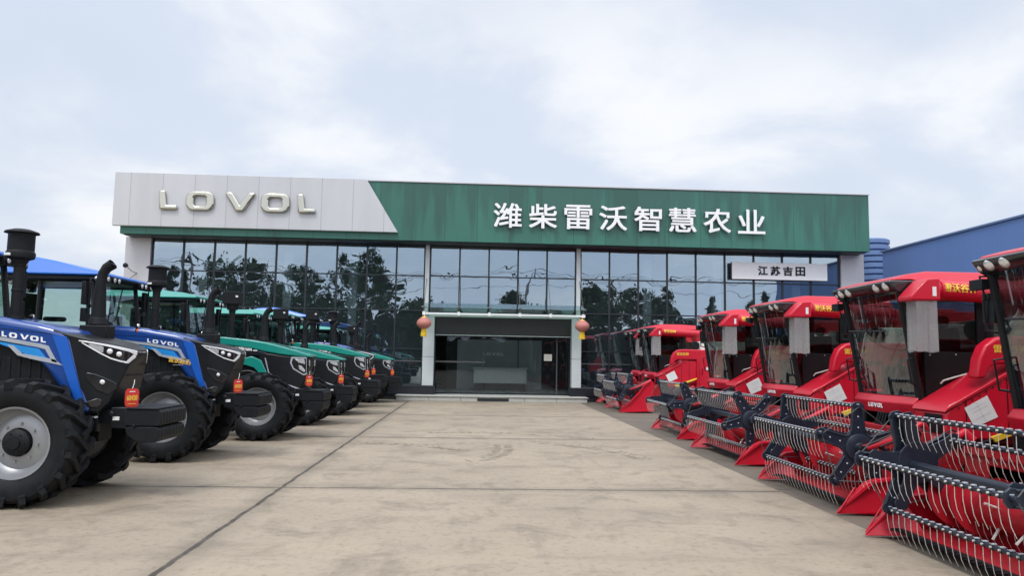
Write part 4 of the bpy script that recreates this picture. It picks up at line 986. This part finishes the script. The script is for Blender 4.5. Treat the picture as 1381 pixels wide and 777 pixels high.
# curtain wall, one window per bay
def bay(xa,xb,rows,left_cap=True):
    mb=MB()
    for za,zb in zip(rows[:-1],rows[1:]):
        dx=random.uniform(-.004,.004); dz=random.uniform(-.004,.004)
        mb.quad((xa+.02,YG+dx,za+.02),(xb-.02,YG-dx,za+.02),(xb-.02,YG-dx+dz,zb-.02),(xa+.02,YG+dx+dz,zb-.02))
    w=part(mb,'window','facade',smooth=0,recalc=False)
    fr=MB(); fr.box(xb-.03,xb+.03,YG-.05,YG+.06,rows[0],rows[-1])
    if left_cap: fr.box(xa-.03,xa+.03,YG-.05,YG+.06,rows[0],rows[-1])
    for z in rows[1:-1]:
        bar = .022
        fr.box(xa+.03,xb-.03,YG-.04,YG+.05,z-bar,z+bar,1 if abs(z-1.43)<.01 else 0)
    fr.box(xa+.03,xb-.03,YG-.04,YG+.05,rows[0],rows[0]+.04); fr.box(xa+.03,xb-.03,YG-.04,YG+.05,rows[-1]-.04,rows[-1])
    part(fr,'window_frame',['mullion','chain'],w,smooth=0)
rows=[.53,1.43,1.90,3.37,4.71,5.90]
ml=[-12.27,-11.12,-9.96,-8.80,-7.64,-6.49,-5.34,-4.19,-3.06,-1.98]
for i in range(9): bay(ml[i],ml[i+1],rows,i==0)
mr=[4.08,5.21,6.35,7.49,8.63,9.79,10.95,12.10,13.25,14.40]
for i in range(9): bay(mr[i],mr[i+1],rows,i==0)
mc=[-1.76,-.63,.50,1.63,2.76,3.88]
for i in range(5): bay(mc[i],mc[i+1],[3.30,4.72,5.90],i==0)
# entrance columns
for xa,xb,ua,ub in ((-1.94,-1.52,-1.95,-1.79),(3.70,4.06,3.90,4.06)):
    mb=MB(); mb.box(xa,xb,28.02,28.42,.53,1.60); mb.box(xa,xb,28.02,28.42,1.612,3.12); mb.box(ua,ub,28.36,28.47,3.12,5.90); part(mb,'entrance_column','column',bevel=.008)
mb=MB(); mb.box(-13.0,-1.46,27.95,28.44,.201,.528); part(mb,'plinth','granite',bevel=.01)
mb=MB(); mb.box(-13.0,-2.82,28.0,28.44,0,.20); part(mb,'plinth','granite')
mb=MB(); mb.box(3.64,14.6,28.02,28.44,.201,.528); part(mb,'plinth','granite',bevel=.01)
mb=MB(); mb.box(4.22,14.6,28.05,28.44,0,.20); part(mb,'plinth','granite')
mb=MB(); mb.box(-1.50,3.68,28.30,28.48,2.44,3.13); mb.box(-1.50,3.68,28.285,28.30,2.43,2.455,1); part(mb,'door_header',['brown','column'],bevel=.006)
mb=MB(); mb.box(-1.75,3.9,28.3,28.49,3.14,3.29); part(mb,'canopy_soffit','column')
mb=MB(); mb.box(-1.66,-1.53,28.2,28.3,2.55,3.0); mb.box(3.71,3.84,28.2,28.3,2.55,3.0); part(mb,'wall_box','column',bevel=.01)
# recessed glass doors
for xa,xb in ((-1.50,-.55),(-.55,.42),(.42,1.35),(1.35,2.27),(2.27,3.20),(3.24,3.68)):
    mb=MB(); mb.quad((xa+.01,28.85,.21),(xb-.01,28.85,.21),(xb-.01,28.85,2.44),(xa+.01,28.85,2.44)); d_=part(mb,'door','doorglass',smooth=0)
    mb=MB(); mb.box(xa,xb,28.83,28.87,.2,.25); mb.box(xa,xb,28.83,28.87,2.40,2.45)
    if xa<.3: mb.box(xa,xb,28.82,28.835,1.40,1.46,1)
    if abs(xa-3.24)<.01: mb.box(3.20,3.24,28.80,28.9,.2,2.44,1)
    if abs(xb-.42)<.01 or abs(xa-2.27)<.01:
        hx=xb-.10 if xb<1 else xa+.10
        mb.tube((hx,28.79,1.15),(hx,28.79,1.75),.014,.014,8,1)
    part(mb,'door_frame',['mullion','chain'],d_,smooth=0)
mb=MB(); mb.box(-1.52,-1.50,28.42,28.9,.2,2.44); mb.box(3.68,3.70,28.42,28.9,.2,2.44); mb.box(-1.5,3.68,28.48,28.84,2.46,2.5); part(mb,'door_reveal','mullion')
# canopy
ca=MB(); ca.box(-1.93,4.10,27.26,27.34,3.16,3.235); cao=part(ca,'canopy_beam','white',bevel=.012)
g=MB(); g.quad((-1.95,27.15,3.40),(4.12,27.15,3.40),(4.12,28.4,3.66),(-1.95,28.4,3.66)); g.quad((-1.95,27.15,3.412),(-1.95,28.4,3.672),(4.12,28.4,3.672),(4.12,27.15,3.412)); part(g,'canopy_glass','canopyglass',cao,smooth=0)
for xx in (-1.88,-.60,.53,1.66,2.80,4.02):
    mb=MB(); mb.box(xx-.05,xx+.05,27.24,27.36,3.14,3.27,0); mb.tube((xx,27.3,3.25),(xx,27.3,3.42),.022,.022,8,1); mb.tube((xx-.09,27.3,3.44),(xx+.09,27.3,3.44),.025,.025,8,1); mb.lathe([(.03,-.03),(.045,0),(.03,.03)],(xx,27.3,3.44),'z',10,1)
    mb.tube((xx,27.34,3.20),(xx,28.4,3.20),.03,.03,8,0); mb.tube((xx,27.3,3.46),(xx,28.45,4.70),.011,.011,6,1)
    part(mb,'canopy_bracket',['white','chain'],cao)
# small twin floodlight on the left pier
fl=empty('wall_lamp',(-12.75,28.35,4.55))
mb=MB(); mb.path([(0,0,0),(-.08,-.25,.05),(-.2,-.4,.2)],.012,6); mb.path([(0,0,0),(-.12,-.22,-.2),(-.16,-.38,-.42)],.012,6); mb.build('bracket','chain',fl)
for p in ((-.22,-.42,.24),(-.17,-.40,-.46)):
    mb=MB(); mb.lathe([(.02,.10),(.07,.05),(.095,-.06),(.08,-.07)],p,'y',12); mb.build('lamp_head','black',fl)
tag(fl,'twin black spot lamp on bracket at the left building pier','wall lamp')
tag(B,'glass-fronted showroom with green fascia and pale chrome-lettered sign panel','building')
# sign board
sb=empty('sign_board',(11.90,28.3,5.18))
mb=MB(); mb.box(-1.91,1.91,-.06,.06,-.34,.33); so=mb.build('board','white',sb,bevel=.012)
mb=MB(); mb.box(-1.918,-1.9105,-.062,.06,-.34,.33); mb.box(-1.91,1.9,.07,.1,-.25,.2); mb.box(-1.7,-1.6,.09,.15,-.2,.2); mb.box(1.6,1.7,.09,.15,-.2,.2); mb.build('mounting','mullion',sb)
for i,ch_ in enumerate('江苏吉田'):
    mb=MB(); text(mb,ch_,lambda u,v,d:(-.87+i*.50+.38*u,-.0605-d,-.17+.36*v),0,.02,.03); mb.build('black_character','black',so,smooth=0)
tag(sb,'pale sign board with black characters hung on the glass front','sign board')
# step
mb=MB(); mb.box(-2.80,4.2,27.3,28.9,0,.165)
st_=mb.build('entrance_step','stone',bevel=.012)
mb=MB(); mb.box(-2.84,4.24,27.26,28.92,.1655,.20); mb.build('step_top','stone',st_,bevel=.01)
mb=MB()
for k in range(1,6): mb.box(-2.8+k*1.17-.006,-2.8+k*1.17+.006,27.294,27.302,0,.165)
mb.box(.15,1.30,27.293,27.301,.02,.13,0); mb.build('step_seam','mullion',st_,smooth=0)
tag(st_,'low grey stone step with a dark vent before the entrance','step')
# lanterns
for xx,lab in ((-1.86,'pink red paper lantern hanging left of the entrance, by the tractors'),(3.97,'pink red paper lantern hanging right of the entrance, by the harvesters')):
    e=empty('lantern',(xx,27.22,2.83))
    mb=MB(); n=32; prof=[(.06,.215),(.12,.205)]+[(.27*cos(radians(a)),.205*sin(radians(a))) for a in range(50,-51,-10)]+[(.12,-.205),(.06,-.215)]
    o0=0; vs=[];fs=[]
    for r_,z in prof:
        for k in range(n):
            t=2*pi*k/n; q=r_*(1 if k%2==0 else .955); vs.append((q*cos(t),q*sin(t),z))
    for i in range(len(prof)-1):
        for k in range(n): fs.append((i*n+k,i*n+(k+1)%n,(i+1)*n+(k+1)%n,(i+1)*n+k))
    mb.add(vs,fs); mb.build('globe','lantern',e,smooth=20)
    mb=MB(); mb.lathe([(.08,-.235),(.10,-.20),(.06,-.2)],(0,0,0),'z',16); mb.lathe([(.06,.2),(.10,.21),(.08,.24),(.02,.25)],(0,0,0),'z',16); mb.tube((0,0,.24),(0,.05,.36),.008,.008,6); mb.build('cap','gold',e)
    mb=MB()
    for k in range(30):
        t=2*pi*k/30; r_=.085+.01*random.random(); mb.path([(r_*.8*cos(t),r_*.8*sin(t),-.22),(r_*cos(t),r_*sin(t),-.34),(r_*1.08*cos(t),r_*1.08*sin(t),-.46-.03*random.random())],.011,4)
    mb.tube((0,0,-.22),(0,0,-.44),.06,.075,10)
    mb.build('tassel','tassel',e)
    tag(e,lab,'lantern','lanterns hanging by the entrance')
# reception desk and the wall behind it, notice on the door
rd=empty('reception_desk',(1.14,32.6,.2))
mb=MB(); mb.box(-1.15,1.15,-.35,.30,.30,.92); mb.box(-1.1,1.1,-.28,.28,0,.30,1); mb.box(-1.2,1.2,-.40,.34,.92,.97); mb.build('counter',['inwall','darkdoor'],rd,bevel=.01); 
tag(rd,'long pale reception counter seen through the entrance glass','desk')
pw=empty('reception_backdrop',(1.14,33.4,.2))
mb=MB(); mb.box(-1.9,.82,0,.1,0,2.2); mb.box(.86,1.9,0,.1,0,2.2); po=mb.build('wall_panel','deskwall',pw)
mb=MB(); mb.box(-2.4,4.0,.12,.2,0,5.4,0); mb.box(1.92,3.2,-.02,.11,0,2.6); mb.box(-2.2,2.4,0,.11,2.22,2.7); mb.build('dark_surround','darkdoor',pw)
mb=MB(); word_lovol(mb,lambda u,v,d:(-.73+.92*u,-.005-d*.5,1.50+.13*v),0,.04); mb.build('lettering','white',po)
tag(pw,'grey reception wall with lettering behind the counter','wall')
nb=MB(); nb.box(2.72,3.03,28.832,28.838,1.52,1.78); no_=nb.build('paper_notice','notice'); 
nb=MB()
for k in range(5): nb.box(2.76,2.99 if k<4 else 2.9,28.8305,28.8318,1.71-k*.04,1.72-k*.04)
nb.build('printed_lines','clip',no_,smooth=0); tag(no_,'small white paper notice stuck on the entrance glass','notice')

# ------------------------------------------------------------------ neighbours on the right
W_=empty('warehouse',(17,10,0))
mb=MB(); mb.box(0,14,6.0,19.9,0,6.28); wo=mb.build('wall','bluewall',W_)
mb=MB(); mb.box(-.06,14.2,5.9,20.0,6.285,6.36); mb.build('roof','ribblue',W_,bevel=.01)
mb=MB(); mb.box(-.03,-.004,6.0,19.9,0,.9); mb.build('base_course','wallpale',wo)
tag(W_,'long blue sheet metal warehouse behind the harvesters','warehouse')
T_=empty('ribbed_tank',(18.45,33.4,0))
mb=MB(); prof=[]
z=0.
while z<7.2: prof+=[(.70,z),(.80,z+.06),(.80,z+.22),(.70,z+.28)]; z+=.285
mb.lathe(prof,(0,0,0),'z',28); mb.build('shell','ribblue',T_,smooth=25)
mb=MB(); mb.tube((1.05,-.2,0),(1.05,-.2,6.9),.06,.06,8); mb.box(1.05,1.3,-.3,-.1,6.55,6.62); mb.box(1.05,1.3,-.3,-.1,6.25,6.3); mb.build('vent_pipe','chain',T_)
tag(T_,'ribbed blue metal tank between showroom and warehouse','tank')

# ------------------------------------------------------------------ ground
def sheet(name,x0,x1,y0,y1,z,m):
    mb=MB(); mb.quad((x0,y0,z),(x1,y0,z),(x1,y1,z),(x0,y1,z)); o=mb.build(name,m,smooth=0); o['kind']='structure'; return o
sheet('ground',-1500,1500,-1500,1500,-.008,'earth')
sheet('concrete_lot',-30,3.93,-20,28.4,0,'concrete')
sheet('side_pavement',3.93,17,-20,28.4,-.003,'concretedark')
# dusty tyre prints: rows of short tread bars
tp_=MB()
def track(pts,w,step,seed):
    rnd=random.Random(seed); P=[Vector((x,y,0)) for x,y in pts]
    L_=[0]
    for a,b in zip(P[:-1],P[1:]): L_.append(L_[-1]+(b-a).length)
    s=0
    while s<L_[-1]:
        i=max(k for k in range(len(P)-1) if L_[k]<=s); f=(s-L_[i])/(L_[i+1]-L_[i]); p=P[i].lerp(P[i+1],f); d=(P[i+1]-P[i]).normalized(); n=Vector((-d.y,d.x,0))
        for sg in (-1,1):
            if rnd.random()<.25: continue
            a=p+n*sg*w*.08+d*(.03*rnd.random()); b=p+n*sg*w*(.4+.15*rnd.random())-d*.10; e=d*(.018+.014*rnd.random())
            tp_.add([(q.x,q.y,.004) for q in (a-e,a+e,b+e*.8,b-e*.8)],[(0,1,2,3)])
        s+=step*(.9+.2*rnd.random())
def arc(p0,p1,bow,n=16):
    a=Vector(p0);b=Vector(p1);d=b-a;nn=Vector((-d.y,d.x)).normalized()
    return [tuple(a+d*(i/n)+nn*bow*sin(pi*i/n)) for i in range(n+1)]
track(arc((-2.1,14.2),(-.1,13.2),.18),.34,.15,1)
track(arc((.55,14.0),(.0,11.8),.2),.36,.16,2)
track(arc((1.2,14.6),(2.9,12.2),.35),.36,.16,3)
track(arc((-1.2,16.2),(2.6,15.2),.5),.34,.17,4)
to=tp_.build('tyre_prints','print',smooth=0); to['kind']='structure'

# ------------------------------------------------------------------ what stands behind the camera and shows in the glass
def tree(x,y,h,w,kind,lab):
    rnd=random.Random(int(x*97+y*31))
    e=empty('tree',(x,y,0)); mb=MB(); mb.path([(0,0,0),(.08,.05,h*.3),(-.05,.1,h*.6),(0,0,h*.85)],[.22,.17,.12,.04],8)
    for k in range(7):
        t=rnd.random()*6.28; z=h*(.3+.4*rnd.random()); mb.path([(0,0,z),(cos(t)*w*.35,sin(t)*w*.35,z+.5),(cos(t)*w*.7,sin(t)*w*.7,z+1.0)],[.08,.05,.02],5)
    mb.build('trunk','bark',e)
    c=MB(); cl=[]
    if kind=='cone':
        for k in range(60):
            f=rnd.random()**.8; r_=w*(1-f)*.9+.1; t=rnd.random()*6.28; q=rnd.random()**.5; cl.append((r_*q*cos(t),r_*q*sin(t),h*(.12+.88*f),.32+.25*(1-f)))
    else:
        for k in range(70):
            t=rnd.random()*6.28; ph=math.acos(rnd.uniform(-.8,1)); q=rnd.random()**.4; cl.append((w*q*sin(ph)*cos(t),w*q*sin(ph)*sin(t),h*.64+h*.34*q*cos(ph),.5+.35*rnd.random()))
    for (a,b,z,r_) in cl:
        for j in range(90):
            d=Vector((rnd.gauss(0,1),rnd.gauss(0,1),rnd.gauss(0,.8)))*r_*.55; p=Vector((a,b,z))+d
            u=Vector((rnd.gauss(0,1),rnd.gauss(0,1),rnd.gauss(0,1))).normalized(); v=u.cross(Vector((rnd.gauss(0,1),rnd.gauss(0,1),rnd.gauss(0,1)))).normalized(); s=.13+.10*rnd.random()
            c.add([p-u*s,p+v*s*.6,p+u*s,p-v*s*.6],[(0,1,2,3)],0)
    c.build('crown','leafdark' if kind=='cone' else 'leaf',e,smooth=0,recalc=False)
    return tag(e,lab,'tree','trees opposite the showroom, mirrored in its glass')
for x,y,h,w,kind,lab in [(-41,-26,12.5,2.2,'cone','slim conifer mirrored in the leftmost panes'),(-37,-24,12,2.0,'cone','slim conifer mirrored beside the leftmost one'),(-33,-27,11,2.2,'cone','shorter conifer mirrored above the first hoods'),
    (-26,-25,13,4.2,'round','broad tree mirrored over the blue tractors'),(-19,-26,11.5,3.6,'round','rounded tree mirrored between the tall ones'),(-12,-24,13.5,3.8,'round','tallest broad tree mirrored left of the entrance'),(-6,-28,8.5,2.8,'round','low tree mirrored next to the left column'),
    (4,-26,9.6,2.0,'round','small tree mirrored above the canopy'),(8,-29,7.5,2.0,'round','low bush-like tree mirrored right of the canopy middle'),(14,-25,11,3.4,'round','broad tree mirrored right of the entrance column'),(20,-25,10.5,3.2,'round','broad tree mirrored over the far harvesters'),
    (27,-27,8.5,1.5,'cone','small conifer mirrored left of the sign board'),(33,-26,9,1.5,'cone','small conifer mirrored under the sign board'),(40,-27,9,3,'round','tree mirrored in the rightmost panes')]:
    tree(x,y,h,w,kind,lab)
def treebelt(x0,x1,y,h,lab):  # unseen row of tree foliage, added to darken the glass reflections
    rnd=random.Random(int(x0*7)); e=empty('treebelt',((x0+x1)/2,y,0)); c=MB(); n=int((x1-x0)*260)
    for k in range(n):
        x=rnd.uniform(x0,x1)-(x0+x1)/2; top=h*(.82+.12*sin(x*1.3)+.10*sin(x*3.1+1)); p=Vector((x,rnd.uniform(-.9,.9),top*rnd.random()**.75))
        u=Vector((rnd.gauss(0,1),rnd.gauss(0,1),rnd.gauss(0,1))).normalized(); v=u.cross(Vector((rnd.gauss(0,1),rnd.gauss(0,1),rnd.gauss(0,1)))).normalized(); q=.20+.16*rnd.random()
        c.add([p-u*q,p+v*q*.6,p+u*q,p-v*q*.6],[(0,1,2,3)])
    c.build('foliage','leafdark',e,smooth=0,recalc=False)
    t=MB(); t.box(x0-(x0+x1)/2+.3,x1-(x0+x1)/2-.3,-.35,.35,0,h*.6); t.build('stem_thicket','leafdark',e)
    tag(e,lab,'treebelt')
treebelt(-48,-3,-30,9.6,'added tall dark hedge mirrored behind the tractors')
treebelt(-3,11,-30,4.6,'added lower hedge mirrored behind the entrance canopy')
treebelt(11,46,-30,7.4,'added dark hedge mirrored above the far harvesters')
wl=MB(); wl.box(-60,60,-31.2,-31,0,3.2); wl.box(-60,60,-31.26,-30.94,3.2,3.32); tag(wl.build('added_dark_wall','walldark'),'added long dark wall opposite the showroom','wall')  # unseen wall, added and darkened to keep the lower glass reflections dark
for k,(x,lab) in enumerate(((-30,'power pole opposite the tractors'),(6,'power pole opposite the entrance'),(42,'power pole opposite the harvesters'))):
    pp=empty('power_pole',(x,-22,0)); mb=MB(); mb.tube((0,0,0),(0,0,11.4),.17,.11,12); mb.build('post','concretepost',pp); mb=MB(); mb.box(-.05,.05,-.9,.9,10.8,10.92); mb.build('crossarm','chain',pp); tag(pp,lab,'pole','power poles along the road')
for k,(yy,z) in enumerate(((-22.8,10.9),(-22,11.3),(-21.2,10.9),(-22.1,9.6))):
    mb=MB(); pts=[]
    for i in range(60):
        x=-66+i*2.2; f=((x+30)%36)/36; pts.append((x,yy,z-1.0*4*f*(1-f)))
    mb.path(pts,.022,5); o=mb.build('power_cable','wire'); tag(o,['outer black cable strung on the near pole arms','topmost black cable strung on the poles','inner black cable strung on the far pole arms','lowest black cable strung below the pole arms'][k],'cable','power cables over the road')

# ------------------------------------------------------------------ sky, sun, camera
w=bpy.data.worlds.new('World'); S.world=w; w.use_nodes=True; nt=w.node_tree
bg=nt.nodes['Background']; bg.inputs['Strength'].default_value=.1
EL,AZ=radians(58),radians(205)     # sun behind the camera, slightly left
sky=N(nt,'ShaderNodeTexSky',sky_type='NISHITA'); sky.sun_disc=False; sky.sun_elevation=EL; sky.sun_rotation=AZ; sky.air_density=1.5; sky.dust_density=3
tc=N(nt,'ShaderNodeTexCoord'); sx=N(nt,'ShaderNodeSeparateXYZ'); L(nt,tc.outputs['Generated'],sx.inputs[0])
zz=N(nt,'ShaderNodeMath',operation='MAXIMUM'); zz.inputs[1].default_value=0; L(nt,sx.outputs['Z'],zz.inputs[0])
ad=N(nt,'ShaderNodeMath',operation='ADD'); ad.inputs[1].default_value=.28; L(nt,zz.outputs[0],ad.inputs[0])
dx=N(nt,'ShaderNodeMath',operation='DIVIDE'); L(nt,sx.outputs['X'],dx.inputs[0]); L(nt,ad.outputs[0],dx.inputs[1])
dy=N(nt,'ShaderNodeMath',operation='DIVIDE'); L(nt,sx.outputs['Y'],dy.inputs[0]); L(nt,ad.outputs[0],dy.inputs[1])
cb=N(nt,'ShaderNodeCombineXYZ'); L(nt,dx.outputs[0],cb.inputs[0]); L(nt,dy.outputs[0],cb.inputs[1])
def wnoise(sc,det,rough,loc,dist=0):
    mp=N(nt,'ShaderNodeMapping'); mp.inputs['Location'].default_value=loc; L(nt,cb.outputs[0],mp.inputs['Vector'])
    n=N(nt,'ShaderNodeTexNoise'); n.inputs['Scale'].default_value=sc; n.inputs['Detail'].default_value=det; n.inputs['Roughness'].default_value=rough; n.inputs['Distortion'].default_value=dist; L(nt,mp.outputs[0],n.inputs['Vector']); return n.outputs['Fac']
def wr(v,a,b,c,d):
    r=N(nt,'ShaderNodeMapRange'); r.interpolation_type='SMOOTHSTEP'; r.inputs['From Min'].default_value=a; r.inputs['From Max'].default_value=b; r.inputs['To Min'].default_value=c; r.inputs['To Max'].default_value=d; L(nt,v,r.inputs['Value']); return r.outputs['Result']
def wmix(f,a,b):
    x=N(nt,'ShaderNodeMix',data_type='RGBA')
    if isinstance(f,float): x.inputs['Factor'].default_value=f
    else: L(nt,f,x.inputs['Factor'])
    for nm,v in (('A',a),('B',b)):
        if isinstance(v,tuple): x.inputs[nm].default_value=(*v,1)
        else: L(nt,v,x.inputs[nm])
    return x.outputs['Result']
big=wnoise(.9,3,.5,(3.1,1.7,0),.3); med=wnoise(1.9,7,.55,(1.3,5.2,0),.25)
cloud=wmix(wr(med,.40,.66,0,1),(6.5,7.15,8.35),(9.0,9.1,9.4))
cloud=wmix(wr(big,.42,.66,0,.7),cloud,(6.1,6.8,8.0))
vx=N(nt,'ShaderNodeMix',data_type='RGBA'); 
col=wmix(.9,sky.outputs[0],cloud)
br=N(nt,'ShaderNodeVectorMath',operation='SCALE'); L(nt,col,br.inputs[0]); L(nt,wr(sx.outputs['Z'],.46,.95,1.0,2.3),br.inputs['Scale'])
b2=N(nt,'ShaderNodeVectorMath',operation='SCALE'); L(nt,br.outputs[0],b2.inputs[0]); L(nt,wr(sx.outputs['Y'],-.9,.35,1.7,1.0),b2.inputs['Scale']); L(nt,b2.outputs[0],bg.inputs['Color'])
sl=bpy.data.lights.new('sun','SUN'); sl.energy=1.2; sl.angle=radians(14); sl.color=(1,.96,.90); so=bpy.data.objects.new('sun',sl); C.objects.link(so)
# Nishita rotation 0 = +Y, clockwise from above
sd=Vector((sin(AZ)*cos(EL),cos(AZ)*cos(EL),sin(EL)))
so.rotation_euler=(-sd).to_track_quat('-Z','Y').to_euler(); so.location=(0,-20,40)

cam=bpy.data.cameras.new('camera'); co=bpy.data.objects.new('camera',cam); C.objects.link(co); S.camera=co
cam.sensor_width=36; cam.lens=36*997/1381; cam.clip_start=.05; cam.clip_end=4000
yw,pt,rl_=radians(2.83),radians(5.34),radians(.99)
fw=Vector((sin(yw)*cos(pt),cos(yw)*cos(pt),sin(pt))); rt=Vector((cos(yw),-sin(yw),0)); up=rt.cross(fw)
rt2=rt*cos(rl_)+up*sin(rl_); up2=up*cos(rl_)-rt*sin(rl_)
co.matrix_world=Matrix(((rt2.x,up2.x,-fw.x,0),(rt2.y,up2.y,-fw.y,0),(rt2.z,up2.z,-fw.z,1.65),(0,0,0,1)))
S.view_settings.view_transform='Standard'; S.view_settings.look='None'; S.view_settings.exposure=.2; S.view_settings.gamma=1
S.cycles.max_bounces=8; S.cycles.transparent_max_bounces=24; S.cycles.use_denoising=True
